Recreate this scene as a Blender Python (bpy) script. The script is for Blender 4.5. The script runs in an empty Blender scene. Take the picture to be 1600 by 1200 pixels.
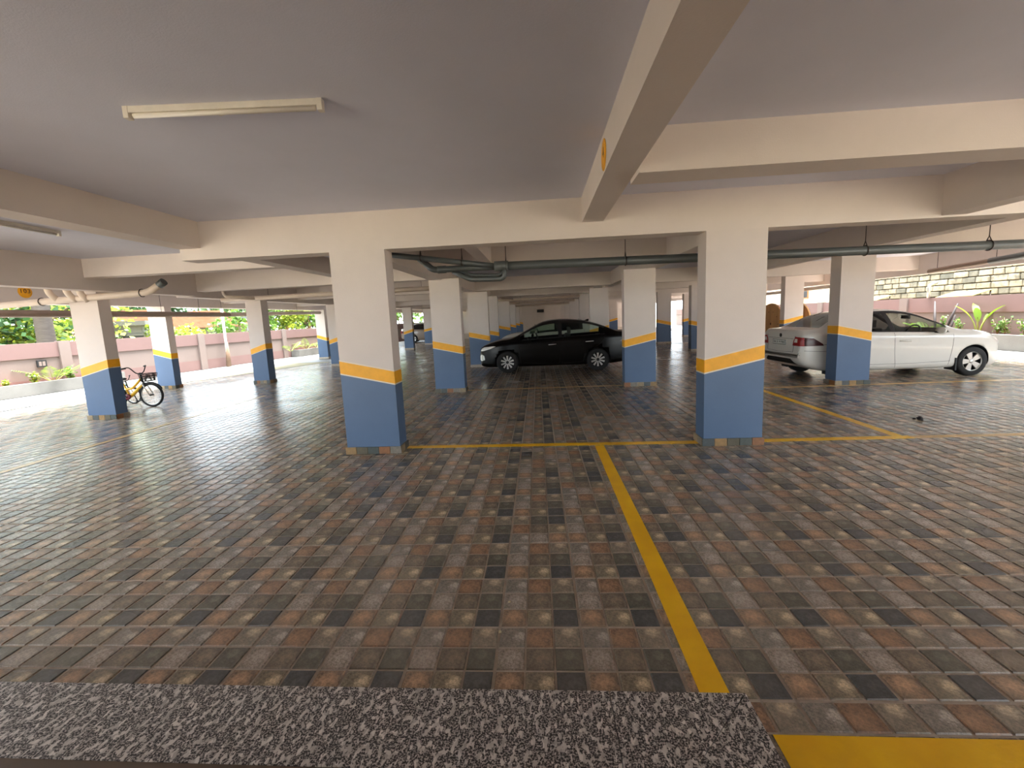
import bpy, bmesh, math, random
from mathutils import Vector, Matrix, noise
from mathutils.bvhtree import BVHTree
R_ = random.Random(7)
SC = bpy.context.scene
COL = SC.collection
PI = math.pi

# ---------------------------------------------------------------- camera, sky, exposure
FPX, YAW, PITCH, ROLL = 669.76, -0.0700, 0.1295, 0.0449
PPX, PPY = 801.26, 582.26
UNIT = 0.1365                       # one small floor square, metres
CAM_H = 11.526 * UNIT
_fw = Vector((math.sin(YAW) * math.cos(PITCH), math.cos(YAW) * math.cos(PITCH), -math.sin(PITCH)))
_rt = Vector((math.cos(YAW), -math.sin(YAW), 0))
_dn = _fw.cross(_rt)
RT = math.cos(ROLL) * _rt + math.sin(ROLL) * _dn
DN = -math.sin(ROLL) * _rt + math.cos(ROLL) * _dn
FW = _fw
CAM = Vector((0, 0, CAM_H))
cd = bpy.data.cameras.new('camera'); cam = bpy.data.objects.new('camera', cd); COL.objects.link(cam)
cd.sensor_width = 36; cd.lens = FPX / 1600 * 36
cd.shift_x = -(PPX - 800) / 1600; cd.shift_y = (PPY - 600) / 1600
cd.clip_start = .05; cd.clip_end = 300
cam.matrix_world = Matrix(((RT.x, -DN.x, -FW.x, 0), (RT.y, -DN.y, -FW.y, 0), (RT.z, -DN.z, -FW.z, CAM_H), (0, 0, 0, 1)))
SC.camera = cam
def ray(x, y): return RT * ((x - PPX) / FPX) + DN * ((y - PPY) / FPX) + FW
def atz(x, y, z=0.0): d = ray(x, y); return CAM + d * ((z - CAM_H) / d.z)
def aty(x, y, Y): d = ray(x, y); return CAM + d * (Y / d.y)
def atx(x, y, X): d = ray(x, y); return CAM + d * (X / d.x)
def proj(p):
    q = Vector(p) - CAM; z = q.dot(FW)
    return (PPX + FPX * q.dot(RT) / z, PPY + FPX * q.dot(DN) / z, z)

W = bpy.data.worlds.new('overcast_sky'); SC.world = W; W.use_nodes = True
wn = W.node_tree.nodes; wn.clear()
wo = wn.new('ShaderNodeOutputWorld'); wb = wn.new('ShaderNodeBackground')
wb.inputs[0].default_value = (0.80, 0.92, 1.0, 1); wb.inputs[1].default_value = 2.6
W.node_tree.links.new(wb.outputs[0], wo.inputs[0])
sd = bpy.data.lights.new('sun', 'SUN'); sd.energy = 20; sd.angle = math.radians(40); sd.color = (1, .99, .97)
so = bpy.data.objects.new('sun', sd); COL.objects.link(so); so.rotation_euler = (math.radians(-6), math.radians(4), 0)
SC.view_settings.view_transform = 'Standard'; SC.view_settings.look = 'None'
SC.view_settings.exposure = 1.68; SC.view_settings.gamma = 1.0; SC.view_settings.use_curve_mapping = False
SC.cycles.max_bounces = 12; SC.cycles.diffuse_bounces = 8; SC.cycles.glossy_bounces = 4
SC.cycles.transparent_max_bounces = 12; SC.cycles.caustics_reflective = False; SC.cycles.caustics_refractive = False

# ---------------------------------------------------------------- materials
def lin(c):
    f = lambda v: ((v / 255 + .055) / 1.055) ** 2.4 if v > 10 else v / 255 / 12.92
    return (f(c[0]), f(c[1]), f(c[2]), 1)
def newmat(name):
    m = bpy.data.materials.new(name); m.use_nodes = True
    nt = m.node_tree; b = nt.nodes['Principled BSDF']
    return m, nt, b
def N(nt, t, **kw):
    n = nt.nodes.new(t)
    for k, v in kw.items():
        if k in n.inputs: n.inputs[k].default_value = v
        else: setattr(n, k, v)
    return n
def ramp(nt, fac, stops):
    n = nt.nodes.new('ShaderNodeValToRGB'); e = n.color_ramp.elements
    while len(e) < len(stops): e.new(.5)
    for i, (p, c) in enumerate(stops): e[i].position = p; e[i].color = c
    nt.links.new(fac, n.inputs[0]); return n
def mixc(nt, fac, a, b, mode='MIX'):
    n = nt.nodes.new('ShaderNodeMix'); n.data_type = 'RGBA'; n.blend_type = mode
    for i, v in ((0, fac), (6, a), (7, b)):
        if hasattr(v, 'links'): nt.links.new(v, n.inputs[i])
        else: n.inputs[i].default_value = v
    return n.outputs[2]
def sc_(c, k): return (min(c[0] * k, 1), min(c[1] * k, 1), min(c[2] * k, 1), 1)
MATS = {}
def mat(name, col, rough=.6, var=.07, scale=3., bump=0., bscale=60., metal=0., spec=.5, coat=0., stretch=None):
    if name in MATS: return MATS[name]
    m, nt, b = newmat(name); c = lin(col)
    tc = N(nt, 'ShaderNodeTexCoord'); vec = tc.outputs['Object']
    if stretch:
        mp = N(nt, 'ShaderNodeMapping'); mp.inputs['Scale'].default_value = stretch
        nt.links.new(vec, mp.inputs[0]); vec = mp.outputs[0]
    if var:
        nz = N(nt, 'ShaderNodeTexNoise', Scale=scale, Detail=6., Roughness=.6); nt.links.new(vec, nz.inputs['Vector'])
        r = ramp(nt, nz.outputs[0], ((.3, sc_(c, 1 - var)), (.7, sc_(c, 1 + var))))
        nt.links.new(r.outputs[0], b.inputs['Base Color'])
    else: b.inputs['Base Color'].default_value = c
    if bump:
        n2 = N(nt, 'ShaderNodeTexNoise', Scale=bscale, Detail=4.); nt.links.new(vec, n2.inputs['Vector'])
        bp = N(nt, 'ShaderNodeBump', Strength=bump, Distance=.01); nt.links.new(n2.outputs[0], bp.inputs['Height'])
        nt.links.new(bp.outputs[0], b.inputs['Normal'])
    b.inputs['Roughness'].default_value = rough; b.inputs['Metallic'].default_value = metal
    b.inputs['Specular IOR Level'].default_value = spec; b.inputs['Coat Weight'].default_value = coat
    b.inputs['Coat Roughness'].default_value = .05
    MATS[name] = m; return m
CREAM = mat('cream_paint', (217, 206, 199), .75, .05, 1.3, .12, 90)
SLAB = mat('ceiling_paint', (218, 219, 233), .85, .04, .9, .1, 120)
WHITE_LINE = mat('white_paint', (228, 214, 196), .6, .03)
BLUE = mat('blue_paint', (80, 104, 136), .5, .06, 2., .08, 60)
YELLOW = mat('yellow_paint', (238, 168, 14), .5, .12, 6., .1, 60)
ROADY = mat('yellow_line_paint', (255, 192, 4), .38, .12, 5., .1, 80)
PALEY = mat('worn_yellow_line_paint', (205, 165, 95), .34, .2, 6., .1, 80)
GROUT = mat('grout', (174, 161, 146), .7, .15, 20, .15, 200)
GPIPE = mat('grey_pvc', (84, 88, 87), .38, .06, 5)
BPIPE = mat('beige_pipe_paint', (205, 188, 172), .5, .08, 4)
STEEL = mat('dark_steel', (70, 60, 55), .45, .2, 12, metal=.7)
GALV = mat('galvanised_steel', (170, 168, 162), .4, .1, 20, metal=.8)
BLACKP = mat('black_plastic', (22, 22, 23), .55, .1, 20)
CONC = mat('concrete', (116, 115, 112), .55, .08, 1.2, .15, 40)
PINK = mat('pink_wall_paint', (106, 82, 78), .75, .05, 1.5, .1, 60)
PALEPINK = mat('pale_pink_wall_paint', (110, 96, 90), .75, .05, 1.5, .1, 60)
SOIL = mat('red_soil', (140, 88, 60), .9, .25, 8, .5, 30)
PLANTERC = mat('planter_plaster', (104, 102, 98), .75, .12, 2.5, .2, 40)

# ---------------------------------------------------------------- mesh builder
class MB:
    def __init__(s): s.v = []; s.f = []; s.m = []; s.sm = []
    def add(s, vs, fs, m=0, smooth=False):
        k = len(s.v); s.v += [tuple(v) for v in vs]
        for f in fs: s.f.append(tuple(i + k for i in f)); s.m.append(m); s.sm.append(smooth)
        return s
    def box(s, a, b, m=0):
        x0, y0, z0 = a; x1, y1, z1 = b
        vs = [(x0, y0, z0), (x1, y0, z0), (x1, y1, z0), (x0, y1, z0), (x0, y0, z1), (x1, y0, z1), (x1, y1, z1), (x0, y1, z1)]
        return s.add(vs, [(0, 3, 2, 1), (4, 5, 6, 7), (0, 1, 5, 4), (1, 2, 6, 5), (2, 3, 7, 6), (3, 0, 4, 7)], m)
    def tube(s, pts, r, n=10, m=0, caps=True, closed=False):
        pts = [Vector(p) for p in pts]; L = len(pts); rs = r if isinstance(r, (list, tuple)) else [r] * L
        up = None; vs = []
        for i, p in enumerate(pts):
            if closed: t = (pts[(i + 1) % L] - pts[i - 1]).normalized()
            else: t = (pts[min(i + 1, L - 1)] - pts[max(i - 1, 0)]).normalized()
            if up is None:
                up = Vector((0, 0, 1)) if abs(t.z) < .9 else Vector((1, 0, 0))
            a = t.cross(up).normalized(); up = a.cross(t).normalized()
            for k in range(n):
                an = 2 * PI * k / n; vs.append(p + (a * math.cos(an) + up * math.sin(an)) * rs[i])
        fs = []
        for i in range(L if closed else L - 1):
            j = (i + 1) % L
            for k in range(n): fs.append((i * n + k, i * n + (k + 1) % n, j * n + (k + 1) % n, j * n + k))
        s.add(vs, fs, m, True)
        if caps and not closed:
            k0 = len(s.v) - len(vs)
            s.f.append(tuple(k0 + k for k in range(n))[::-1]); s.m.append(m); s.sm.append(False)
            s.f.append(tuple(k0 + (L - 1) * n + k for k in range(n))); s.m.append(m); s.sm.append(False)
        return s
    def lathe(s, prof, n=24, axis='z', m=0, o=(0, 0, 0), smooth=True):
        vs = []; P = len(prof)
        for k in range(n):
            a = 2 * PI * k / n
            for r, h in prof:
                c, q = r * math.cos(a), r * math.sin(a)
                v = {'z': (c, q, h), 'y': (c, h, q), 'x': (h, c, q)}[axis]
                vs.append((v[0] + o[0], v[1] + o[1], v[2] + o[2]))
        fs = [(k * P + i, ((k + 1) % n) * P + i, ((k + 1) % n) * P + i + 1, k * P + i + 1) for k in range(n) for i in range(P - 1)]
        return s.add(vs, fs, m, smooth)
    def prism(s, poly, fa, fb, m=0):
        n = len(poly); vs = [fa(*p) for p in poly] + [fb(*p) for p in poly]
        fs = [tuple(range(n))[::-1], tuple(range(n, 2 * n))] + [(i, (i + 1) % n, n + (i + 1) % n, n + i) for i in range(n)]
        return s.add(vs, fs, m)
    def build(s, name, mats, parent=None, recalc=True, bevel=0):
        me = bpy.data.meshes.new(name); me.from_pydata(s.v, [], s.f)
        for q in (mats if isinstance(mats, (list, tuple)) else [mats]): me.materials.append(q)
        me.polygons.foreach_set('material_index', s.m); me.polygons.foreach_set('use_smooth', s.sm)
        if recalc or bevel:
            bm = bmesh.new(); bm.from_mesh(me)
            if bevel: bmesh.ops.bevel(bm, geom=bm.edges[:], offset=bevel, segments=2, affect='EDGES', profile=.6)
            bmesh.ops.recalc_face_normals(bm, faces=bm.faces); bm.to_mesh(me); bm.free()
        me.update()
        return link(name, me, parent)
def link(name, me, parent=None):
    o = bpy.data.objects.new(name, me); COL.objects.link(o)
    if parent: o.parent = parent
    return o
def empty(name, loc=(0, 0, 0), rz=0):
    o = bpy.data.objects.new(name, None); COL.objects.link(o); o.location = loc; o.rotation_euler = (0, 0, rz); o.empty_display_size = .1
    return o
def tag(o, label=None, cat=None, group=None, kind=None):
    if label: o['label'] = label
    if cat: o['category'] = cat
    if group: o['group'] = group
    if kind: o['kind'] = kind
    return o
def copy_tree(o, parent=None):
    kids = list(o.children)
    c = o.copy(); COL.objects.link(c); c.parent = parent
    for k in kids: copy_tree(k, c)
    return c
def struct(o, label): return tag(o, label, None, None, 'structure')
def smooth_path(pts, k=6):
    pts = [Vector(p) for p in pts]; out = []
    for i in range(len(pts) - 1):
        p0, p1, p2, p3 = pts[max(i - 1, 0)], pts[i], pts[i + 1], pts[min(i + 2, len(pts) - 1)]
        for j in range(k):
            t = j / k
            out.append(.5 * ((2 * p1) + (p2 - p0) * t + (2 * p0 - 5 * p1 + 4 * p2 - p3) * t * t + (3 * p1 - p0 - 3 * p2 + p3) * t ** 3))
    out.append(pts[-1]); return out
def pipe_path(pts, rad=.1, k=5):
    """polyline with rounded corners"""
    pts = [Vector(p) for p in pts]; out = [pts[0]]
    for i in range(1, len(pts) - 1):
        a, b, c = pts[i - 1], pts[i], pts[i + 1]
        d1, d2 = (a - b), (c - b); r = min(rad, d1.length * .45, d2.length * .45)
        p, q = b + d1.normalized() * r, b + d2.normalized() * r
        for j in range(k + 1):
            t = j / k; out.append(p * (1 - t) ** 2 + b * 2 * t * (1 - t) + q * t * t)
    out.append(pts[-1]); return out
# ---------------------------------------------------------------- floor of moulded tiles
TH = 0.0072; TC = (0.9293, -12.6636)
def tile_w(v, r):
    return ((math.cos(TH) * v - math.sin(TH) * r - TC[0]) * UNIT, (math.sin(TH) * v + math.cos(TH) * r - TC[1]) * UNIT)
def tile_mat(name, base, dark, hi, hc, hr, crack):
    base, dark, hi = [tuple(min(255, 4 + (v * .66 + sum(q) / 3 * .34) * 1.46 * (1.0, .99, .965)[k]) for k, v in enumerate(q)) for q in (base, dark, hi)]
    m, nt, b = newmat(name)
    uv = N(nt, 'ShaderNodeUVMap'); V = uv.outputs[0]
    geo = N(nt, 'ShaderNodeNewGeometry')
    n1 = N(nt, 'ShaderNodeTexNoise', Scale=2.8, Detail=10., Roughness=.74); nt.links.new(V, n1.inputs['Vector'])
    c1 = ramp(nt, n1.outputs[0], ((.40, lin(dark)), (.60, lin(base)))).outputs[0]
    dist = N(nt, 'ShaderNodeVectorMath', operation='DISTANCE'); mixv = N(nt, 'ShaderNodeVectorMath', operation='ADD')
    n2 = N(nt, 'ShaderNodeTexNoise', Scale=3.6, Detail=7., Roughness=.7); nt.links.new(V, n2.inputs['Vector'])
    sv = N(nt, 'ShaderNodeVectorMath', operation='SCALE'); sv.inputs['Scale'].default_value = 1.0
    nt.links.new(n2.outputs['Color'], sv.inputs[0]); nt.links.new(V, mixv.inputs[0]); nt.links.new(sv.outputs[0], mixv.inputs[1])
    nt.links.new(mixv.outputs[0], dist.inputs[0]); dist.inputs[1].default_value = (hc[0] + .5, hc[1] + .5, .5)
    hm = ramp(nt, dist.outputs['Value'], ((hr * .2, (.8, .8, .8, 1)), (hr * .9, (0, 0, 0, 1)))).outputs[0]
    c2 = mixc(nt, hm, c1, lin(hi))
    n3 = N(nt, 'ShaderNodeTexNoise', Scale=9., Detail=9., Roughness=.9); nt.links.new(V, n3.inputs['Vector'])
    sp = ramp(nt, n3.outputs[0], ((.40, (1 - crack * 1.15,) * 3 + (1,)), (.49, (1, 1, 1, 1)), (.60, (1 + crack * 1.1,) * 3 + (1,)))).outputs[0]
    c3 = mixc(nt, 1.0, c2, sp, 'MULTIPLY')
    # large soft wear variation over the floor (dust)
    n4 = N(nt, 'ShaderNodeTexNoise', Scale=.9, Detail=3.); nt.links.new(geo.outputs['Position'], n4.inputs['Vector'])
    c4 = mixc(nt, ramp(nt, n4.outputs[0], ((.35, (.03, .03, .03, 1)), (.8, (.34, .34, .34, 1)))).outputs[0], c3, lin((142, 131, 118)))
    nt.links.new(c4, b.inputs['Base Color'])
    bp = N(nt, 'ShaderNodeBump', Strength=.4, Distance=.004); nt.links.new(n1.outputs[0], bp.inputs['Height']); nt.links.new(bp.outputs[0], b.inputs['Normal'])
    rr = ramp(nt, n4.outputs[0], ((.3, (.16,) * 3 + (1,)), (.7, (.30,) * 3 + (1,))))
    nt.links.new(rr.outputs[0], b.inputs['Roughness']); b.inputs['Specular IOR Level'].default_value = .7
    return m
# one printed tile is three by three squares, bottom row first
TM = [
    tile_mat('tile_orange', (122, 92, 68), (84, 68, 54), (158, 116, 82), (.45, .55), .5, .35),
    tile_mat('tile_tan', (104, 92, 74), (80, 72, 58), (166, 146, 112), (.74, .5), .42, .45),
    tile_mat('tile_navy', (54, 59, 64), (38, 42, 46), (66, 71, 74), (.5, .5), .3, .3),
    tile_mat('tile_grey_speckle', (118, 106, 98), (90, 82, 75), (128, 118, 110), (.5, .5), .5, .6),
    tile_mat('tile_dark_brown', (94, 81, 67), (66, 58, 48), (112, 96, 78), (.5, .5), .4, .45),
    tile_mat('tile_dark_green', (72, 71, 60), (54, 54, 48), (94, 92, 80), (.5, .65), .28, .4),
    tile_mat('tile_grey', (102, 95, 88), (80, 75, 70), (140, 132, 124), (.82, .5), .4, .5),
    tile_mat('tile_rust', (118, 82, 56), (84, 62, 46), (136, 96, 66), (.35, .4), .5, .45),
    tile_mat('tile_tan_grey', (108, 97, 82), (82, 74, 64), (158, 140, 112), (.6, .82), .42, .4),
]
ROT = {(-1, 8): 1}
def sq_type(c, r):
    tc0, tr0 = (c + 1) % 3, (r + 1) % 3
    key = (c - tc0, r - tr0)
    k = ROT.get(key)
    if k is None and r < 14: k = 0
    if k is None: k = 1 if (key[0] * 7 + key[1] * 13) % 97 < 4 else (2 if (key[0] * 11 + key[1] * 5) % 89 < 3 else 0)
    i, j = tc0, tr0
    for _ in range(k): i, j = j, 2 - i
    return j * 3 + i
def sq_extent(c, r):
    """square edges in tile units; the joint between whole tiles is a little wider"""
    a = .055 if (c + 1) % 3 == 0 else .035; b_ = .055 if (c + 1) % 3 == 2 else .035
    d = .055 if (r + 1) % 3 == 0 else .035; e = .055 if (r + 1) % 3 == 2 else .035
    return c + a, c + 1 - b_, r + d, r + 1 - e
DEPTH = .005
fm = MB(); fm.add([(-12.0, -11, -DEPTH), (12.6, -11, -DEPTH), (12.6, 46, -DEPTH), (-9.0, 46, -DEPTH), (-9.0, 18, -DEPTH), (-11.9, 10, -DEPTH)], [(0, 1, 2, 3, 4, 5)])
floor = fm.build('floor', GROUT, recalc=False); struct(floor, 'parking floor of brown, grey and charcoal moulded stone-look tiles')
def floor_left(Y): return -11.85 if Y < 10 else -11.85 + .36 * (Y - 10) if Y < 17.5 else -9.1
GX, GY = .784 * .924, 1.629 * .924          # far right corner of the granite step (top 0.12 above floor)
cands = []; squares = []
for r in range(-6, 250):
    for c in range(-92, 92):
        x, y = tile_w(c + .5, r + .5)
        if x < floor_left(y) or x > 12.4 or y > 33: continue
        if x < GX - .1 and y < GY - .1: continue
        squares.append((c, r))
        if r < 45:
            q = [proj(tile_w(*p) + (0,)) for p in ((c, r), (c + 1, r), (c + 1, r + 1), (c, r + 1)) if tile_w(*p)[1] > .6]
            if len(q) == 4:
                xs = [max(0, min(1600, t[0])) for t in q]; ys = [max(0, min(1200, t[1])) for t in q]
                ar = abs(sum(xs[i] * ys[(i + 1) % 4] - xs[(i + 1) % 4] * ys[i] for i in range(4))) / 2
                if x < GX and y < GY + .05: ar *= .1
                cands.append((ar, c, r))
cands.sort(reverse=True)
single = {(c, r) for _, c, r in cands[:300]}
def sq_mesh_data(w, h, full=True):
    b = .004
    if not full: return [(-w, -h, 0), (w, -h, 0), (w, h, 0), (-w, h, 0)], [(0, 1, 2, 3)], [(0, 0), (1, 0), (1, 1), (0, 1)]
    vs = [(-w, -h, -DEPTH), (w, -h, -DEPTH), (w, h, -DEPTH), (-w, h, -DEPTH), (-w + b, -h + b, 0), (w - b, -h + b, 0), (w - b, h - b, 0), (-w + b, h - b, 0)]
    return vs, [(4, 5, 6, 7), (0, 1, 5, 4), (1, 2, 6, 5), (2, 3, 7, 6), (3, 0, 4, 7)], [(0, 0), (1, 0), (1, 1), (0, 1), (.02, .02), (.98, .02), (.98, .98), (.02, .98)]
def set_uv(me, uvv):
    ul = me.uv_layers.new(name='UVMap')
    idx = [0] * len(me.loops); me.loops.foreach_get('vertex_index', idx)
    flat = []
    for i in idx: flat += uvv[i]
    ul.data.foreach_set('uv', flat)
cache = {}
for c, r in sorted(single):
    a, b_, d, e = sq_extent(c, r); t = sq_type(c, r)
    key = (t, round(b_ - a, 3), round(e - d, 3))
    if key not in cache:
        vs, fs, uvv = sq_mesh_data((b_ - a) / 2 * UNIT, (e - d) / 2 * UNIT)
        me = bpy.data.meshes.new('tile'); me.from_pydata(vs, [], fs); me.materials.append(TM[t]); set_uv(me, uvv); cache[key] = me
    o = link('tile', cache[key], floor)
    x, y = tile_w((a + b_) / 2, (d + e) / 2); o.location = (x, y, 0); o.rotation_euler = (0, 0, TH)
V, F, UV, MI = [], [], [], []
ct, st = math.cos(TH), math.sin(TH)
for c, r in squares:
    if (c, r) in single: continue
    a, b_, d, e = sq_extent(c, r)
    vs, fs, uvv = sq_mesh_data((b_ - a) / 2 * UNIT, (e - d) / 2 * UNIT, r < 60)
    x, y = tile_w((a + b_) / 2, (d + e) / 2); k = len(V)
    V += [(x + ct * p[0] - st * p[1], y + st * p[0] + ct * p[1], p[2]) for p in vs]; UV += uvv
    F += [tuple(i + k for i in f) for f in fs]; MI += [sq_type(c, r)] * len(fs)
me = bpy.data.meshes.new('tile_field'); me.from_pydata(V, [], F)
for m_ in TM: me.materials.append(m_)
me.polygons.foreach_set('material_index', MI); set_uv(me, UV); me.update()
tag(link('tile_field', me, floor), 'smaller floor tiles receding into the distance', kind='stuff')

# ---------------------------------------------------------------- ceiling slab and beams
ZS = 2.83
struct(MB().box((-11.3, -4.5, ZS), (11.6, 46, ZS + .15)).build('ceiling', SLAB), 'flat pale lavender grey plastered ceiling slab')
def beam(x0, x1, y0, y1, zb, label):
    struct(MB().box((x0, y0, zb), (x1, y1, ZS + .01)).build('ceiling_beam', CREAM), label)
beam(-4.2, 11.2, 4.92, 5.17, 2.40, 'long cream main beam across the two nearest columns')
beam(-7.5, -4.2, 6.76, 6.98, 2.53, 'short cream cross beam behind the left ceiling beam')
beam(-4.2, -3.94, -5, 4.92, 2.53, 'cream beam running in depth at the left of the near ceiling')
beam(-4.2, -3.94, 5.17, 9.1, 2.53, 'cream beam running in depth behind the main beam at left')
beam(.49, .72, -5, 4.92, 2.565, 'cream overhead beam running towards the camera with a yellow disc')
beam(.72, 4.2, 3.2, 3.48, 2.53, 'cream cross beam overhead at the right')
beam(4.2, 4.45, -5, 4.92, 2.42, 'dark-sided deep beam at the far right of the near ceiling')
beam(-7.75, -7.5, -5, 9.1, 2.33, 'deep cream beam at far left above the grouped pipes')
beam(-10.75, -10.45, -5, 46, 2.28, 'cream edge beam along the open left side')
beam(-1.02, -.83, 5.17, 7.75, 2.53, 'small cream beam above the grey pipe joint')
beam(-2.05, 2.2, 7.75, 7.97, 2.53, 'cream cross beam behind the grey pipe')
beam(2.2, 2.45, 5.17, 15.0, 2.43, 'cream beam from the near right column back')
beam(-2.3, -2.05, 5.17, 46, 2.41, 'cream beam from the near left column back')
beam(2.2, 2.45, 15.5, 46, 2.43, 'cream beam over the far right corridor columns')
beam(-7.5, -2.3, 9.1, 9.33, 2.43, 'cream cross beam left of the second column row')
beam(5.15, 5.42, 5.17, 13.7, 2.41, 'dark-sided beam behind the near right column')
beam(5.42, 11.2, 7.75, 7.97, 2.44, 'cream cross beam above the white car')
beam(11.2, 11.45, -5, 46, 2.28, 'cream edge beam along the open right side')
beam(-8.2, -7.9, 9.33, 46, 2.34, 'cream beam over the left inner columns')
for i, y in enumerate((13.72, 18.0, 23.3, 28.6, 34.1, 40.0)):
    beam(-10.45, 11.2, y, y + .24, 2.43, 'cream cross beam over the far rows, number %s from the black car' % ('one', 'two', 'three', 'four', 'five', 'six')[i])
struct(MB().box((-10.4, 45.6, 0), (11.2, 45.9, ZS)).build('wall_back', CREAM), 'far cream end wall of the parking floor')
struct(MB().box((-3.0, -4.2, 0), (3.2, -.7, ZS)).build('wall_light_block', CREAM), 'unseen cream wall behind the camera, added to cut frontal light')  # unseen wall, added and sized to hold frontal light off the column faces
tag(MB().box((-.35, 45.52, 1.9), (.35, 45.6, 2.2)).build('vent_opening', BLACKP), 'small dark vent opening on the far end wall', 'vent')

# ---------------------------------------------------------------- columns
BT = [mat('skirt_tile_%d' % i, c, .4, .25, 30, .2, 90) for i, c in enumerate(((150, 132, 104), (70, 76, 76), (150, 118, 74), (86, 78, 58), (64, 70, 64), (138, 92, 56), (128, 120, 108)))]
def column(x0, x1, y0, y1, zt, slant, label, detail=0, zlow=.995, zbase=0.0):
    cx, cy = (x0 + x1) / 2, (y0 + y1) / 2; hx, hy = (x1 - x0) / 2, (y1 - y0) / 2
    t = tag(empty('column', (cx, cy, 0)), label, 'column', 'blue and cream painted columns')
    MB().box((-hx, -hy, 0), (hx, hy, zt)).build('shaft', CREAM, t)
    lo, hi = zlow, zlow + .145
    zl, zr = (hi, lo) if slant < 0 else (lo, hi)
    def shell(name, m, b0, b1, d, flat_bottom=None):
        X, Y = hx + d, hy + d
        cs = [(-X, -Y, zl), (X, -Y, zr), (X, Y, zr), (-X, Y, zl)]
        vs = [(x, y, (flat_bottom if flat_bottom is not None else z + b0)) for x, y, z in cs] + [(x, y, z + b1) for x, y, z in cs]
        MB().add(vs, [(0, 3, 2, 1), (4, 5, 6, 7), (0, 1, 5, 4), (1, 2, 6, 5), (2, 3, 7, 6), (3, 0, 4, 7)]).build(name, m, t)
    shell('blue_dado', BLUE, 0, -.155, .002, .07)
    shell('yellow_band', YELLOW, -.145, 0, .003)
    shell('white_line', WHITE_LINE, -.16, -.145, .0035); shell('white_line', WHITE_LINE, 0, .015, .0035)
    d = .022
    core = MB().box((-hx - .012, -hy - .012, 0), (hx + .012, hy + .012, .084)).build('skirting', GROUT, t)
    if detail:
        k = R_.randrange(7)
        def run(a, b_, n, f):
            nonlocal k
            for i in range(n):
                u0 = a + (b_ - a) * i / n + .004; u1 = a + (b_ - a) * (i + 1) / n - .004
                p, q = f(u0, u1)
                MB().box(p, q).build('skirting_tile', BT[k % 7], core); k += 1
        run(-hx - d, hx + d, 5, lambda u, v: ((u, -hy - d, .002), (v, -hy - .012, .088)))
        sd_ = 1 if cx < 0 else -1
        xa, xb = sorted((sd_ * (hx + d), sd_ * (hx + .012)))
        run(-hy - d + .012, hy + d, 2, lambda u, v: ((xa, u, .002), (xb, v, .088)))
    return t
column(-2.40, -1.75, 4.92, 5.17, 2.40, -1, 'nearest column, left of the yellow bay line, band slanting down to the right', 1)
column(1.82, 2.465, 4.92, 5.17, 2.40, 1, 'nearest column at the right, on the yellow cross line, band slanting up to the right', 1, .995)
column(-2.335, -1.69, 9.1, 9.36, 2.43, -1, 'second-row column just left of the black sedan nose', 1, .985)
column(1.73, 2.37, 9.1, 9.36, 2.43, 1, 'second-row column hiding the tail of the black sedan', 1, .985)
column(5.57, 6.17, 8.47, 8.77, 2.83, -1, 'column standing in front of the white sedan rear wheel', 1, .985)
column(-8.55, -8.0, 7.37, 7.60, 2.83, 1, 'column under the grouped pipes with children bicycles behind it', 1, .975)
column(-10.79, -10.28, 11.24, 11.46, 2.28, -1, 'left edge column behind the bicycle front wheel', 1, .985)
column(-8.24, -7.79, 11.65, 11.95, 2.34, 1, 'left column standing third from the picture left edge', 1, .985)
column(-2.32, -1.67, 13.76, 14.0, 2.41, -1, 'column directly behind the front bumper of the black sedan')
column(-10.5, -10.05, 19.55, 19.8, 2.28, -1, 'pale far column at the left edge beside the planter')
column(-8.08, -7.6, 15.9, 16.15, 2.34, 1, 'far left column just visible beside the nearest left column')
column(-7.7, -7.2, 23.75, 24.05, 2.34, 1, 'far column left of the distant parked car')
column(-7.7, -7.0, 28.0, 28.3, 2.34, 1, 'far column right of the distant parked car')
column(-7.7, -7.1, 34.4, 34.7, 2.34, -1, 'very distant column seen right of the second-row left column')
for y, n in ((16.9, 'second'), (23.4, 'third'), (28.9, 'fourth'), (34.3, 'fifth'), (40.3, 'sixth')):
    column(-2.32, -1.67, y, y + .25, 2.41, -1, '%s column of the receding left corridor row behind the black sedan' % n)
for y, n in ((15.3, 'first'), (19.3, 'second'), (25.5, 'third'), (31.2, 'fourth'), (37.2, 'fifth')):
    column(1.72, 2.37, y, y + .25, 2.43, 1, '%s column of the receding right corridor row above the black sedan boot' % n)
column(5.55, 6.2, 16.35, 16.65, 2.43, -1, 'far column half hidden behind the nearest right column')
column(5.50, 6.12, 20.75, 21.05, 2.43, -1, 'far column between the second-row right column and nearest right column')
column(8.2, 8.85, 25.4, 25.7, 2.43, 1, 'bright distant column seen left of the nearest right column')
column(5.4, 6.0, 34.3, 34.6, 2.43, 1, 'very distant column left of the second-row right column')
column(9.2, 9.88, 17.0, 17.3, 2.83, 1, 'bright column at the right edge between the two cable drum discs')

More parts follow.
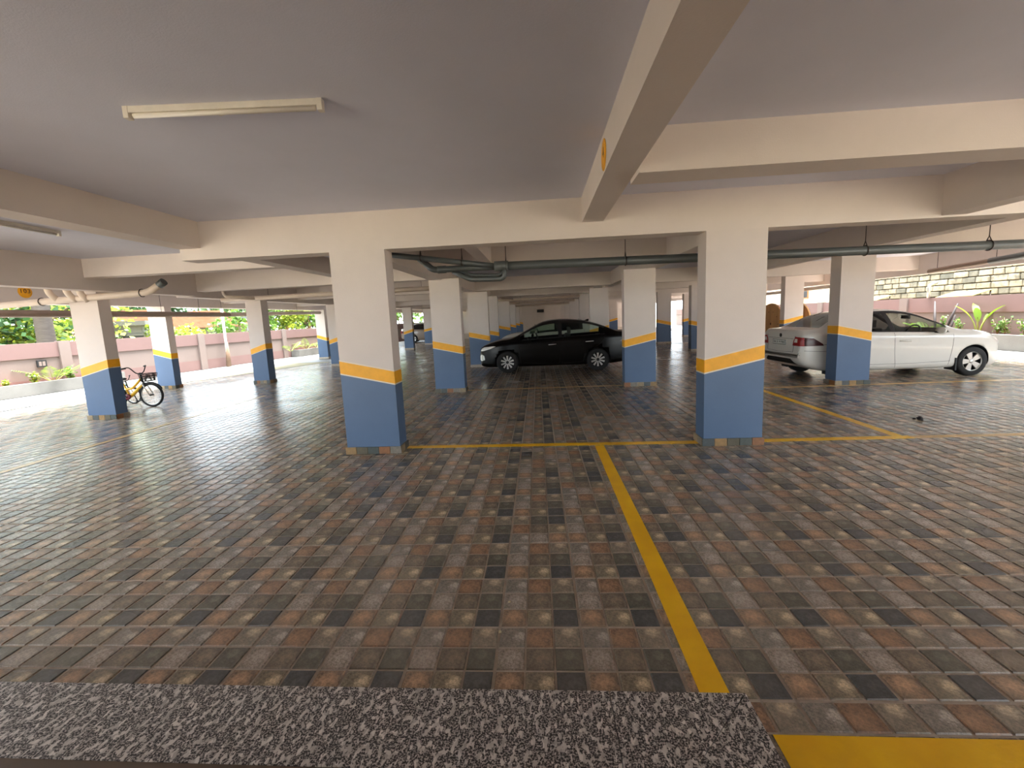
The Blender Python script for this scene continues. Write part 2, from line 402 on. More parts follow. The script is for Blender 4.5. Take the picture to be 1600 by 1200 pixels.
# ---------------------------------------------------------------- painted lines
def line(pts, m, label, z=.0016):
    n = len(pts)
    o = MB().prism(pts, lambda x, y: (x, y, -.002), lambda x, y: (x, y, z)).build('parking_line', m)
    return tag(o, label, 'line marking')
def lrect(x0, x1, y0, y1): return [(x0, y0), (x1, y0), (x1, y1), (x0, y1)]
line([(.60, 1.3), (.722, 1.3), (.70, 5.03), (.592, 5.03)], ROADY, 'bright yellow bay line running from the granite step to the cross line')
line([(-1.76, 5.10), (1.83, 5.02), (1.83, 5.13), (-1.76, 5.20)], ROADY, 'yellow cross line between the two nearest columns')
line(lrect(2.46, 4.2, 5.02, 5.13), ROADY, 'short yellow cross line right of the nearest right column')
line(lrect(4.2, 10.5, 5.03, 5.12), PALEY, 'worn pale cross line at the right edge')
line(lrect(4.04, 4.15, 5.13, 8.40), ROADY, 'slanting yellow bay line towards the white sedan')
line(lrect(3.0, 11.2, 8.40, 8.50), PALEY, 'pale yellow cross line below the white sedan')
line(lrect(-1.7, 1.75, 9.24, 9.33), PALEY, 'thin pale yellow cross line in front of the black sedan')
line(lrect(.8, 4.5, 1.325, 1.452), ROADY, 'broad yellow line at the bottom right corner')
line(lrect(-6.56, -6.46, 2.5, 9.5), PALEY, 'worn pale bay line across the shiny floor at left')

# ---------------------------------------------------------------- granite step
m, nt, b = newmat('granite')
tc = N(nt, 'ShaderNodeTexCoord'); mp = N(nt, 'ShaderNodeMapping'); mp.inputs['Scale'].default_value = (1.0, .6, 1); mp.inputs['Rotation'].default_value = (0, 0, -.5)
nt.links.new(tc.outputs['Object'], mp.inputs[0])
na = N(nt, 'ShaderNodeTexNoise', Scale=50., Detail=2.5, Roughness=.55); nt.links.new(mp.outputs[0], na.inputs['Vector'])
nb = N(nt, 'ShaderNodeTexNoise', Scale=150., Detail=3., Roughness=.7); nt.links.new(tc.outputs['Object'], nb.inputs['Vector'])
vo = N(nt, 'ShaderNodeTexVoronoi', Scale=75.); nt.links.new(mp.outputs[0], vo.inputs['Vector'])
base = ramp(nt, nb.outputs[0], ((.42, lin((20, 19, 20))), (.5, lin((70, 65, 66))), (.58, lin((196, 188, 182))))).outputs[0]
crys = ramp(nt, na.outputs[0], ((.535, (0, 0, 0, 1)), (.56, (1, 1, 1, 1)))).outputs[0]
cc = mixc(nt, crys, base, ramp(nt, vo.outputs['Color'], ((0, lin((160, 154, 150))), (1, lin((236, 230, 224))))).outputs[0])
nt.links.new(cc, b.inputs['Base Color']); b.inputs['Roughness'].default_value = .42
GRAN = m
step = tag(empty('granite_step', (0, 1.2, 0)), 'grey and black speckled granite step at the bottom edge', 'step')
zt = .12; y1 = GY - 1.2; g = .0012
def gslab(poly): MB().prism(poly, lambda x, y: (x, y, 0), lambda x, y: (x, y, zt)).build('granite_slab', GRAN, step, bevel=.0015)
jx = atz(953, 1085, zt).x
GB = y1 - .308
gslab([(-3.2, GB), (-1.02, GB), (-1.02, y1), (-3.2, y1)])
gslab([(-1.02 + g, GB), (jx - g, GB), (jx - g, y1), (-1.02 + g, y1)])
gslab([(jx + g, GB), (GX - .308, GB), (GX - .003, y1), (jx + g, y1)])
gslab([(GX - .306, GB), (GX - .306, GB - .8), (GX, GB - .8), (GX, y1 - .002)])
MB().box((-3.2, GB - 1.2, 0), (GX - .307, GB - .001, zt - .002)).build('threshold_floor', mat('brown_threshold', (92, 76, 62), .5, .1, 6), step)
# ---------------------------------------------------------------- grounds and boundary walls
GRASS = mat('outside_ground', (150, 140, 110), .9, .2, .5, .3, 10)
struct(MB().box((-90, -40, -.3), (90, 120, -.02)).build('ground', GRASS), 'open ground outside the building')
struct(MB().add([(-17.5, -6, -.012), (-11.2, -6, -.012), (-11.2, 18, -.012), (-8.5, 18, -.012), (-8.5, 60, -.012), (-11, 60, -.012)], [(0, 1, 2, 3, 4, 5)]).build('path', CONC, recalc=False), 'pale concrete apron along the left boundary wall')
struct(MB().add([(11.8, -6, -.0105), (14, -6, -.0105), (14, 60, -.0105), (11.8, 60, -.0105)], [(0, 1, 2, 3)]).build('path', CONC, recalc=False), 'pale concrete apron along the right boundary wall')
# dark drain joint between tiles and apron
tag(MB().tube([(-12.06, 2, -.004), (-11.98, 9.9, -.004), (-9.2, 17.4, -.004)], .012, 6).build('drain_joint', BLACKP), 'thin dark joint line along the left concrete apron', 'joint')

WSL = .145; WRZ = -math.atan(WSL)
wl = empty('wall_left', (-13.96 - WSL * 15.66, 0, 0), WRZ); struct(wl, 'banded pink compound wall along the left side')
k_ = math.sqrt(1 + WSL * WSL)
def LY(Y): return Y * k_
def wall_w(Y, off=0.0, z=0.0):
    """world point at depth Y on the left wall line, off metres towards the building"""
    return Vector((-13.96 + WSL * (Y - 15.66) + off * math.cos(WRZ), Y + off * math.sin(WRZ), z))
MB().box((-.2, LY(-6), 0), (0, LY(60), .39)).build('lower_band', PINK, wl)
MB().box((-.2, LY(-6), .39), (-.02, LY(60), 1.0)).build('middle_band', PALEPINK, wl)
MB().box((-.22, LY(-6), 1.0), (.015, LY(60), 1.43)).build('upper_band', PINK, wl)
for y in (3.3, 7.7, 12.1, 16.6, 21.2, 25.8, 30.3, 35):
    MB().box((-.1, LY(y) - .14, 0), (.06, LY(y) + .14, 1.46)).build('pilaster', PALEPINK, wl)
def planter(o, f0, f1, y0, y1, h, label):
    t = tag(o, label, 'planter')
    MB().box((f0, y0, 0), (f0 + .1 if f1 > f0 else f0 - .1, y1, h)).build('front_wall', PLANTERC, t)
    a, b_ = sorted((f0 + (.1 if f1 > f0 else -.1), f1))
    MB().box((a, y0, 0), (b_, y1, h - .03)).build('soil', SOIL, t)
    for yy in (y0 - .1, y1):
        a2, b2 = sorted((f0, f1)); MB().box((a2, yy, 0), (b2, yy + .1, h)).build('end_wall', PLANTERC, t)
planter(empty('planter', (-13.96 - WSL * 15.66, 0, 0), WRZ), .5, .02, LY(-4), LY(13.2), .34, 'long low grey planter with red soil at the left edge')
planter(empty('planter', (-13.96 - WSL * 15.66, 0, 0), WRZ), .5, .02, LY(21.7), LY(28), .36, 'distant low planter by the left wall beyond the pilaster')
# small framed meter box on the left wall
p = wall_w(11.5, .03, .83)
t = tag(empty('meter_box', p, WRZ), 'small black framed box on the left wall above the planter', 'box')
MB().box((-.01, -.11, -.1), (.03, .11, .1)).build('frame', BLACKP, t)
MB().box((.025, -.075, -.065), (.034, -.01, .065)).build('panel', PALEPINK, t); MB().box((.025, .01, -.065), (.034, .075, .065)).build('panel', PALEPINK, t)

# right boundary wall
wr = empty('wall_right', (13.75, 0, 0)); struct(wr, 'pink and cream compound wall along the right side')
MB().box((0, -6, 0), (.2, 45, 1.07)).build('lower_band', PALEPINK, wr)
MB().box((-.03, -6, 1.07), (.22, 45, 1.58)).build('upper_band', PINK, wr)
for y in (7.5, 12.6, 17.3, 22.2, 27, 32, 37):
    MB().box((-.09, y - .17, 0), (.1, y + .17, 1.6)).build('pilaster', PALEPINK, wr)
planter(empty('planter', (13.75, 0, 0)), -.6, -.1, 4, 22, .44, 'low grey planter with red soil behind the white sedan bonnet')
# stone block wall beyond
ws = empty('wall_stone', (16.4, 0, 0)); struct(ws, 'old wall of pale weathered stone blocks beyond the right compound wall')
m, nt, b = newmat('stone_block')
oi = N(nt, 'ShaderNodeObjectInfo'); tc = N(nt, 'ShaderNodeTexCoord'); ge = N(nt, 'ShaderNodeNewGeometry')
rc = ramp(nt, oi.outputs['Random'], ((0, lin((150, 138, 116))), (.45, lin((136, 124, 102))), (.75, lin((118, 110, 94))), (1, lin((94, 90, 78)))))
nz = N(nt, 'ShaderNodeTexNoise', Scale=3., Detail=8., Roughness=.7); nt.links.new(ge.outputs['Position'], nz.inputs['Vector'])
c_ = mixc(nt, ramp(nt, nz.outputs[0], ((.46, (0, 0, 0, 1)), (.66, (.8, .8, .8, 1)))).outputs[0], rc.outputs[0], lin((70, 66, 56)))
nt.links.new(c_, b.inputs['Base Color']); b.inputs['Roughness'].default_value = .9
bp = N(nt, 'ShaderNodeBump', Strength=.5, Distance=.02); nt.links.new(nz.outputs[0], bp.inputs['Height']); nt.links.new(bp.outputs[0], b.inputs['Normal'])
STONE = m; MORTAR = mat('mortar', (78, 72, 60), .95, .2, 6)
MB().box((.03, 6, 0), (.4, 30, 3.9)).build('wall_core', MORTAR, ws)
meshes = []
for i in range(4):
    L = (.44, .52, .6, .38)[i]
    bm = bmesh.new(); bmesh.ops.create_cube(bm, size=1)
    bmesh.ops.scale(bm, vec=(.12, L - .025, .205), verts=bm.verts)
    bmesh.ops.bevel(bm, geom=bm.edges[:], offset=.02, segments=1, affect='EDGES')
    for v in bm.verts: v.co += Vector((R_.uniform(-.012, .006), R_.uniform(-.008, .008), R_.uniform(-.006, .006)))
    me = bpy.data.meshes.new('stone_block'); bm.to_mesh(me); bm.free(); me.materials.append(STONE); meshes.append((L, me))
for row in range(11):
    y = 14.3 + R_.uniform(-.3, 0); z = 1.25 + row * .232
    while y < 25.2:
        L, me = R_.choice(meshes); o = link('stone_block', me, ws)
        o.location = (R_.uniform(-.015, .02), y + L / 2, z); y += L
# neighbouring cream house beyond the stone wall
h = tag(empty('neighbour_house', (16.6, 34, 0)), 'pale cream house wall glowing in daylight beyond the cable drums', 'building')
MB().box((-.4, -9, 0), (4, 10, 6)).build('wall', mat('cream_house', (180, 172, 150), .8, .04), h)
f = MB().box((-.46, -6.6, 1.9), (-.38, -6.1, 2.4)).build('window', mat('window_wood', (150, 100, 60), .6), h)
MB().box((-.47, -6.55, 1.95), (-.455, -6.15, 2.35)).build('pane', BLACKP, f)
# sloping yellow sheets
YS = mat('yellow_sheet', (128, 112, 44), .5, .05)
for (a, bq, lab) in (((1366, 470), (1394, 462), 'small yellow sheet canopy behind the right wall, beside the column'), ((1490, 462), (1553, 452), 'long yellow sheet canopy above the right wall')):
    p0, p1 = atx(a[0], a[1], 14.6), atx(bq[0], bq[1], 14.6)
    y0, y1 = min(p0.y, p1.y), max(p0.y, p1.y)
    t = tag(empty('yellow_canopy', (14.6, y0, 0)), lab, 'canopy', 'yellow sheet canopies')
    z0 = max(p0.z, p1.z)
    MB().add([(0, 0, z0), (0, y1 - y0, z0 - .02), (-.62, y1 - y0, z0 - .2), (-.62, 0, z0 - .18), (0, 0, z0 + .02), (0, y1 - y0, z0), (-.62, y1 - y0, z0 - .18), (-.62, 0, z0 - .16)],
             [(0, 3, 2, 1), (4, 5, 6, 7), (0, 1, 5, 4), (1, 2, 6, 5), (2, 3, 7, 6), (3, 0, 4, 7)]).build('sheet', YS, t)
    MB().tube([(-.6, .05, 0), (-.6, .05, z0 - .18)], .02, 8).build('post', STEEL, t); MB().tube([(-.05, .05, 0), (-.05, .05, z0 - .02)], .02, 8).build('post', STEEL, t)
p = atx(1451, 458, 13.66)
tag(MB().tube(pipe_path([(13.66, p.y, 1.58), (13.66, p.y, 2.02), (13.9, p.y, 2.1)], .08), .05, 10).build('vent_pipe', GALV), 'short pale vent pipe standing on the right wall pilaster', 'pipe')
# ---------------------------------------------------------------- cars
def glass_mat(name, tint, refl=.6):
    m = bpy.data.materials.new(name); m.use_nodes = True; nt = m.node_tree; nt.nodes.clear()
    out = N(nt, 'ShaderNodeOutputMaterial'); tr = N(nt, 'ShaderNodeBsdfTransparent'); gl = N(nt, 'ShaderNodeBsdfGlossy', Roughness=.02)
    tr.inputs[0].default_value = tint; lw = N(nt, 'ShaderNodeLayerWeight', Blend=.5); fr = N(nt, 'ShaderNodeValToRGB'); fr.color_ramp.elements[0].color = (.05, .05, .05, 1); fr.color_ramp.elements[0].position = .5; fr.color_ramp.elements[1].color = (.7, .7, .7, 1); nt.links.new(lw.outputs['Facing'], fr.inputs[0]); mx = N(nt, 'ShaderNodeMixShader')
    nt.links.new(fr.outputs[0], mx.inputs[0]); nt.links.new(tr.outputs[0], mx.inputs[1]); nt.links.new(gl.outputs[0], mx.inputs[2]); nt.links.new(mx.outputs[0], out.inputs[0])
    return m
GLASS = glass_mat('car_glass', (.78, .88, .82, 1)); DGLASS = glass_mat('dark_car_glass', (.12, .14, .14, 1))
BLACKC = mat('black_car_paint', (10, 8, 7), .26, 0, spec=.22)
WHITEC = mat('white_car_paint', (212, 209, 202), .3, .02, coat=.8)
TAUPEC = mat('taupe_car_paint', (120, 104, 90), .3, .02, coat=.8)
RUBBER = mat('tyre_rubber', (26, 25, 25), .8, .15, 30)
CHROME = mat('chrome', (225, 225, 222), .12, 0, metal=1.0)
ALLOY = mat('alloy_silver', (205, 203, 198), .28, .03, metal=.6)
DARKA = mat('dark_alloy', (30, 29, 29), .4, .05, metal=.4)
REDL = mat('red_lamp', (150, 12, 18), .3, .1, 20); DREDL = mat('dark_red_lamp', (60, 5, 10), .3, .1, 20)
CLEARL = mat('clear_lamp', (228, 226, 220), .1, .05, 20, coat=.6)
LINER = mat('wheel_arch_liner', (20, 20, 20), .9, 0); SEAM = mat('panel_gap', (30, 29, 27), .8, 0); SEAT = mat('seat_fabric', (58, 54, 50), .85, .1, 15)
PLATE = mat('number_plate_white', (222, 222, 216), .4, .02); INK = mat('black_lettering', (16, 16, 17), .6, 0)

def interp(tab):
    xs = [a for a, _ in tab]; ys = [b for _, b in tab]
    def f(x):
        if x <= xs[0]: return ys[0]
        if x >= xs[-1]: return ys[-1]
        i = max(k for k in range(len(xs) - 1) if xs[k] <= x)
        h = xs[i + 1] - xs[i]; t = (x - xs[i]) / h
        d = lambda k: 0 if False else ((ys[k + 1] - ys[k - 1]) / (xs[k + 1] - xs[k - 1]) if 0 < k < len(xs) - 1 else (ys[min(k + 1, len(xs) - 1)] - ys[max(k - 1, 0)]) / (xs[min(k + 1, len(xs) - 1)] - xs[max(k - 1, 0)]))
        def lim(k):
            g = d(k)
            if 0 < k < len(xs) - 1:
                a = (ys[k] - ys[k - 1]) / (xs[k] - xs[k - 1]); b_ = (ys[k + 1] - ys[k]) / (xs[k + 1] - xs[k])
                if a * b_ <= 0: return 0
                s_ = 1 if g > 0 else -1; return s_ * min(abs(g), 3 * abs(a), 3 * abs(b_))
            return g
        m0, m1 = lim(i) * h, lim(i + 1) * h
        return (2 * t ** 3 - 3 * t * t + 1) * ys[i] + (t ** 3 - 2 * t * t + t) * m0 + (-2 * t ** 3 + 3 * t * t) * ys[i + 1] + (t ** 3 - t * t) * m1
    return f
class Sedan:
    """sedan with rear axle at x=0, nose towards +x; surfaces lofted from side and plan profiles"""
    def __init__(s, P):
        s.P = P; s.top, s.belt, s.bot, s.w = [interp(P[k]) for k in ('top', 'belt', 'bot', 'w')]
    def section(s, x):
        P = s.P; zt, zb, z0, w = s.top(x), s.belt(x), s.bot(x), s.w(x)
        zb = min(zb, zt - .012); h = zt - zb
        pts = [(0, z0), (.7 * w, z0), (.9 * w, z0 + .012), (.97 * w, z0 + .06), (.988 * w, z0 + .12)]
        for t, k in ((.35, .997), (.5, 1.0), (.66, 1.0), (.76, .995), (.84, .998), (.92, .985), (.975, .965), (1.0, .945)):
            z = z0 + .12 + (zb - z0 - .12) * t; pts.append((k * w, z))
        ze = zb + h * .9; we = max(.945 * w - .05 - .52 * h - .18 * h * h, .25 * w)
        wb = .94 * w; tA = .05; tB = 1 - .055 / max(h, .16)
        bow = .03 * min(h / .4, 1)
        seg = lambda t: (wb + (we - wb) * t + bow * math.sin(PI * t), zb + (ze - zb) * t)
        pts += [seg(tA), seg(tA + (tB - tA) * .33), seg(tA + (tB - tA) * .66), seg(tB), (we, ze)]
        pts += [(we - .055, ze + (zt - ze) * .45), (we * .72, ze + (zt - ze) * .75), (we * .4, zt - (zt - ze) * .06), (0, zt)]
        return pts
    def stations(s):
        P = s.P; xs = set(P['cuts']); a, b = P['top'][0][0], P['top'][-1][0]
        x = a
        while x < b: xs.add(round(x, 3)); x += .02 if (x < a + .14 or x > b - .2) else .06
        xs.add(b)
        xs = sorted(xs); out = [xs[0]]
        for x in xs[1:]:
            if x - out[-1] > .012 or x in P['cuts']: out.append(x)
        return out
    def build(s, root, paint, windows):
        P = s.P; xs = s.stations(); secs = [s.section(x) for x in xs]; n = len(secs[0])
        bm = bmesh.new(); rows = []
        for x, sec in zip(xs, secs):
            ring = [bm.verts.new((x, y, z)) for y, z in sec] + [bm.verts.new((x, -y, z)) for y, z in sec[-2:0:-1]]
            rows.append(ring)
        m_ = len(rows[0])
        for i in range(len(rows) - 1):
            xm = (xs[i] + xs[i + 1]) / 2
            for k in range(m_):
                f = bm.faces.new((rows[i][k], rows[i + 1][k], rows[i + 1][(k + 1) % m_], rows[i][(k + 1) % m_])); f.smooth = True
                j = k if k < n - 1 else m_ - 1 - k
                f.material_index = 0
                inside = lambda r: r[0] < xm < r[1]
                if 13 <= j <= 15:
                    if inside(P['win_f']): f.material_index = 1
                    elif inside(P['win_r']): f.material_index = windows
                    elif inside((P['win_r'][0], P['win_f'][1])): f.material_index = 4
                elif j in (12, 16) and inside((P['win_r'][0] - .02, P['win_f'][1] + .02)): f.material_index = 4
                elif j >= 18:
                    if inside(P['wind']): f.material_index = 2
                    elif inside(P['back']): f.material_index = 3
        for ring in (rows[0][::-1], rows[-1]): bm.faces.new(ring)
        bmesh.ops.recalc_face_normals(bm, faces=bm.faces)
        me = bpy.data.meshes.new('body')
        for q in (paint, GLASS, GLASS, GLASS, BLACKP, DGLASS, LINER): me.materials.append(q)
        bm.to_mesh(me); bm.free()
        body = link('body', me, root)
        # wheel arches
        cut = MB()
        for wx in (0, P['wb']):
            for sg in (1, -1):
                y0, y1 = sorted((sg * .56, sg * 1.2)); q = []
                prof = [(math.cos(2 * PI * k / 40) * P['arch'], math.sin(2 * PI * k / 40) * P['arch']) for k in range(40)]
                cut.prism(prof, lambda a, b_: (wx + a, y0, P['r'] + b_ + .01), lambda a, b_: (wx + a, y1, P['r'] + b_ + .01))
        co = cut.build('cutter', BLACKP, root); co.data.materials.clear(); co.data.materials.append(LINER)
        md = body.modifiers.new('b', 'BOOLEAN'); md.operation = 'DIFFERENCE'; md.solver = 'EXACT'; md.object = co
        dg = bpy.context.evaluated_depsgraph_get(); dg.update()
        new = bpy.data.meshes.new_from_object(body.evaluated_get(dg)); body.modifiers.clear(); body.data = new
        bpy.data.objects.remove(co)
        s.bvh_mesh(new)
        # split glass from the shell
        def take(idx, name, mm, side=0):
            b2 = bmesh.new(); b2.from_mesh(new)
            bmesh.ops.delete(b2, geom=[f for f in b2.faces if f.material_index not in idx or side * f.calc_center_median().y < 0], context='FACES')
            q = bpy.data.meshes.new(name); b2.to_mesh(q); b2.free(); q.materials.clear(); q.materials.append(mm)
            q.polygons.foreach_set('material_index', [0] * len(q.polygons)); return link(name, q, root)
        for sg in (1, -1): take((1,), 'front_side_glass', GLASS, sg)
        take((2,), 'windscreen', GLASS); take((3,), 'rear_window', GLASS)
        for sg in (1, -1): take((4,), 'window_trim', BLACKP, sg)
        if windows == 5:
            for sg in (1, -1): take((5,), 'rear_side_glass', DGLASS, sg)
        b2 = bmesh.new(); b2.from_mesh(new)
        bmesh.ops.delete(b2, geom=[f for f in b2.faces if f.material_index in (1, 2, 3, 4, 5)], context='FACES')
        b2.to_mesh(new); b2.free(); new.update()
        return body
    def bvh_mesh(s, me):
        s.bvh = BVHTree.FromPolygons([v.co.copy() for v in me.vertices], [tuple(p.vertices) for p in me.polygons])
    def hit(s, plane, a, b, eps):
        if plane == 'L': o, d = Vector((a, 2, b)), Vector((0, -1, 0))
        elif plane == 'R': o, d = Vector((a, -2, b)), Vector((0, 1, 0))
        elif plane == 'back': o, d = Vector((-3, a, b)), Vector((1, 0, 0))
        elif plane == 'front': o, d = Vector((6, a, b)), Vector((-1, 0, 0))
        else: o, d = Vector((a, b, 4)), Vector((0, 0, -1))
        h, nn, _, _ = s.bvh.ray_cast(o, d)
        if h is None: return None
        if nn.dot(d) > 0: nn = -nn
        return h + nn * eps
    def decal(s, plane, poly, eps=.006, lev=3):
        tris = [[poly[0], poly[i], poly[i + 1]] for i in range(1, len(poly) - 1)]
        mid = lambda p, q: ((p[0] + q[0]) / 2, (p[1] + q[1]) / 2)
        for _ in range(lev): tris = [t for a, b, c in tris for t in ((a, mid(a, b), mid(a, c)), (mid(a, b), b, mid(b, c)), (mid(a, c), mid(b, c), c), (mid(a, b), mid(b, c), mid(a, c)))]
        vid = {}; vs = []; fs = []
        for t in tris:
            ids = []
            for p in t:
                k = (round(p[0], 5), round(p[1], 5))
                if k not in vid:
                    h = s.hit(plane, p[0], p[1], eps)
                    vid[k] = None if h is None else len(vs)
                    if h is not None: vs.append(h)
                ids.append(vid[k])
            if None not in ids: fs.append(ids)
        return MB().add(vs, fs, 0, True)
    def seam(s, plane, path, r=.0035, eps=0.0):
        pts = [s.hit(plane, a, b, eps) for a, b in [(p.x, p.y) for p in smooth_path([Vector((q[0], q[1], 0)) for q in path], 5)]]
        pts = [p for p in pts if p is not None]
        return MB().tube(pts, r, 5, caps=False)
def wheel(root, x, y, r, style):
    sg = 1 if y > 0 else -1; w = .095
    tb = MB().lathe([(r * .66, -w), (r * .9, -w * 1.04), (r * .985, -w * .85), (r, -w * .5), (r, w * .5), (r * .985, w * .85), (r * .9, w * 1.04), (r * .66, w)], 40, 'y')
    ty = tb.build('wheel', RUBBER, root); ty.location = (x, y, r)
    rr = r * .68; o = sg * w * .8
    MB().lathe([(rr, -sg * w * .9), (rr, o), (rr * .93, o + sg * .012), (rr * .9, o - sg * .01), (rr * .88, -sg * w * .3), (.0, -sg * w * .3)], 40, 'y').build('rim', DARKA, ty)
    MB().lathe([(rr * .99, o - sg * .01), (rr * .99, o + sg * .008), (rr * .9, o + sg * .01), (rr * .9, o - sg * .01)], 40, 'y').build('rim_lip', ALLOY if style != 'dark' else DARKA, ty)
    n = 10 if style == 'dark' else 5
    sp = MB()
    for k in range(n):
        a = 2 * PI * (k + .5) / n; c, q = math.cos(a), math.sin(a)
        w0, w1 = ((.014, .030) if style == 'dark' else (.034, .062))
        t = Vector((-q, 0, c)); rad = Vector((c, 0, q)); d = Vector((0, sg, 0))
        p0, p1 = rad * rr * .2, rad * rr * .95; zf = o - sg * .008
        P4 = [p0 - t * w0, p0 + t * w0, p1 + t * w1, p1 - t * w1]
        vs = [v + d * abs(zf) * 1 for v in P4] + [v + d * (abs(zf) - .025) for v in P4]
        sp.add(vs, [(0, 1, 2, 3), (4, 7, 6, 5), (0, 4, 5, 1), (1, 5, 6, 2), (2, 6, 7, 3), (3, 7, 4, 0)])
    sp.build('spokes', ALLOY, ty)
    MB().lathe([(0, o + sg * .004), (rr * .15, o + sg * .002), (rr * .22, o - sg * .012), (rr * .22, o - sg * .04)], 20, 'y').build('hub_cap', DARKA if style == 'dark' else ALLOY, ty)
    return ty
def interior(root, P):
    wb = P['wb']; d = lambda v: v
    MB().box((-.35, -.68, .22), (wb - .35, .68, .30)).build('cabin_floor', SEAT, root)
    for sg in (1, -1):
        t = MB().box((1.02, sg * .36 - .23, .3), (1.5, sg * .36 + .23, .52), 0)
        t.prism([(0, 0), (.46, 0), (.42, .58), (.04, .58)], lambda a, b: (1.06 - .17 * b / .58, sg * .36 - .23 + a, .48 + b), lambda a, b: (.94 - .2 * b / .58, sg * .36 - .23 + a, .48 + b))
        t.box((.74, sg * .36 - .12, 1.08), (.83, sg * .36 + .12, 1.24))
        t.build('front_seat', SEAT, root, bevel=.02)
    t = MB().box((.12, -.62, .3), (.55, .62, .52)).prism([(0, 0), (1.24, 0), (1.2, .5), (.04, .5)], lambda a, b: (.14 - .2 * b / .5, -.62 + a, .5 + b), lambda a, b: (.0 - .2 * b / .5, -.62 + a, .5 + b))
    t.build('rear_seat', SEAT, root, bevel=.02)
    MB().box((wb - .78, -.68, .55), (wb - .35, .68, .9)).build('dashboard', BLACKP, root, bevel=.04)
    c = Vector((wb - .86, -.36, .92)); q = [c + Vector((.06 * math.sin(a), .18 * math.cos(a), .17 * math.sin(a))) for a in [2 * PI * k / 24 for k in range(24)]]
    MB().tube(q, .014, 8, closed=True).tube([c, c + Vector((.25, 0, -.12))], .025, 8).build('steering_wheel', BLACKP, root)
    MB().box((1.82, -.11, 1.22), (1.84, .11, 1.3)).build('rear_view_mirror', BLACKP, root)
def mirrors(root, x, y, z, paint, cap):
    for sg in (1, -1):
        m_ = MB().lathe([(0, -.06), (.05, -.055), (.085, -.02), (.09, .03), (0, .04)], 14, 'x', o=(0, 0, 0))
        m_.v = [(a * .9, b_ * 1.25, c * .8) for a, b_, c in m_.v]
        o = m_.build('door_mirror', cap, root); o.location = (x, sg * (y + .1), z); o.scale = (-1, 1, 1)
        MB().box((-.03, -.12 if sg > 0 else 0, -.05), (.03, 0 if sg > 0 else .12, -.02)).build('mirror_arm', BLACKP, o)
def common(root, C, P, paint, style, cap):
    for x in (0, P['wb']):
        for sg in (1, -1): wheel(root, x, sg * P['tr'], P['r'], style)
    interior(root, P)
    mirrors(root, P['mx'], C.w(P['mx']) * .97, P['mz'], paint, cap)

PB = dict(wb=2.6, r=.318, arch=.352, tr=.755, mx=1.93, mz=.98, win_f=(1.10, 2.2), win_r=(-.18, 1.0), wind=(1.68, 2.44), back=(-.52, .30),
    cuts=(-.52, -.2, -.18, -.16, .30, 1.0, 1.10, 1.68, 2.18, 2.2, 2.22, 2.44),
    top=[(-1.06, .66), (-1.05, .78), (-1.03, 1.0), (-.97, 1.085), (-.8, 1.09), (-.58, 1.105), (-.3, 1.225), (0, 1.345), (.3, 1.43), (.7, 1.478), (1.1, 1.488), (1.4, 1.465), (1.68, 1.40), (2.05, 1.215), (2.46, 1.005), (2.8, .96), (3.1, .89), (3.3, .815), (3.42, .73), (3.48, .6), (3.49, .5)],
    belt=[(-1.06, .60), (-1.03, .93), (-.95, 1.01), (-.6, 1.045), (0, 1.03), (.6, 1.0), (1.2, .975), (2.0, .935), (2.46, .915), (2.9, .86), (3.2, .785), (3.38, .70), (3.49, .45)],
    bot=[(-1.06, .50), (-1.03, .36), (-.9, .27), (-.5, .2), (0, .18), (2.6, .17), (3.1, .17), (3.3, .18), (3.42, .22), (3.49, .4)],
    w=[(-1.06, .60), (-1.03, .69), (-.9, .78), (-.6, .835), (-.2, .865), (.5, .872), (1.8, .872), (2.4, .868), (2.8, .84), (3.1, .78), (3.3, .68), (3.42, .56), (3.49, .36)])
def black_sedan(root):
    C = Sedan(PB); C.build(root, BLACKC, 1); common(root, C, PB, BLACKC, 'dark', BLACKC)
    for sd_, sg in (('L', 1), ('R', -1)):
        C.decal(sd_, [(3.40, .70), (3.30, .765), (3.0, .80), (2.92, .79), (3.1, .72), (3.3, .665), (3.4, .655)], .005).build('headlamp', CLEARL, root)
        C.decal(sd_, [(3.44, .5), (3.38, .56), (3.30, .52), (3.28, .40), (3.38, .36), (3.44, .40)], .005).build('fog_lamp_bezel', CHROME, root)
        C.decal(sd_, [(-.98, .93), (-.7, .90), (-.62, .82), (-.9, .80), (-1.0, .84)], .005).build('tail_lamp', DREDL, root)
        for hx, hz in ((1.28, .80), (.23, .85)):
            a = C.hit(sd_, hx - .11, hz, .03); b_ = C.hit(sd_, hx + .11, hz - .01, .03)
            MB().tube([a - Vector((0, sg * .03, 0)), a, b_, b_ - Vector((0, sg * .03, 0))], .013, 8).build('door_handle', CHROME, root)
        for path in ([(2.28, .88), (2.24, .6), (2.2, .28)], [(1.05, .97), (1.06, .6), (1.1, .25)], [(-.22, 1.03), (-.1, .8), (.33, .5), (.42, .28)], [(2.28, .3), (1.2, .25), (.4, .28)]):
            C.seam(sd_, path).build('panel_gap', SEAM, root)
        C.seam(sd_, [(-.2, 1.045), (.6, 1.012), (1.4, .982), (2.2, .935)], .008, .004).build('window_moulding', BLACKP, root)
    C.decal('front', [(-.45, .66), (.45, .66), (.42, .74), (-.42, .74)], .008).build('grille_bar', CHROME, root)
    C.decal('front', [(-.4, .38), (.4, .38), (.45, .6), (-.45, .6)], .006).build('lower_grille', BLACKP, root)
    q = MB().prism([(0, 0), (.17, 0), (.05, .055), (.0, .06)], lambda a, b: (.18 + a, -.012, C.top(.3) - .02 + b), lambda a, b: (.18 + a, .012, C.top(.3) - .02 + b)); q.build('roof_fin', BLACKC, root)
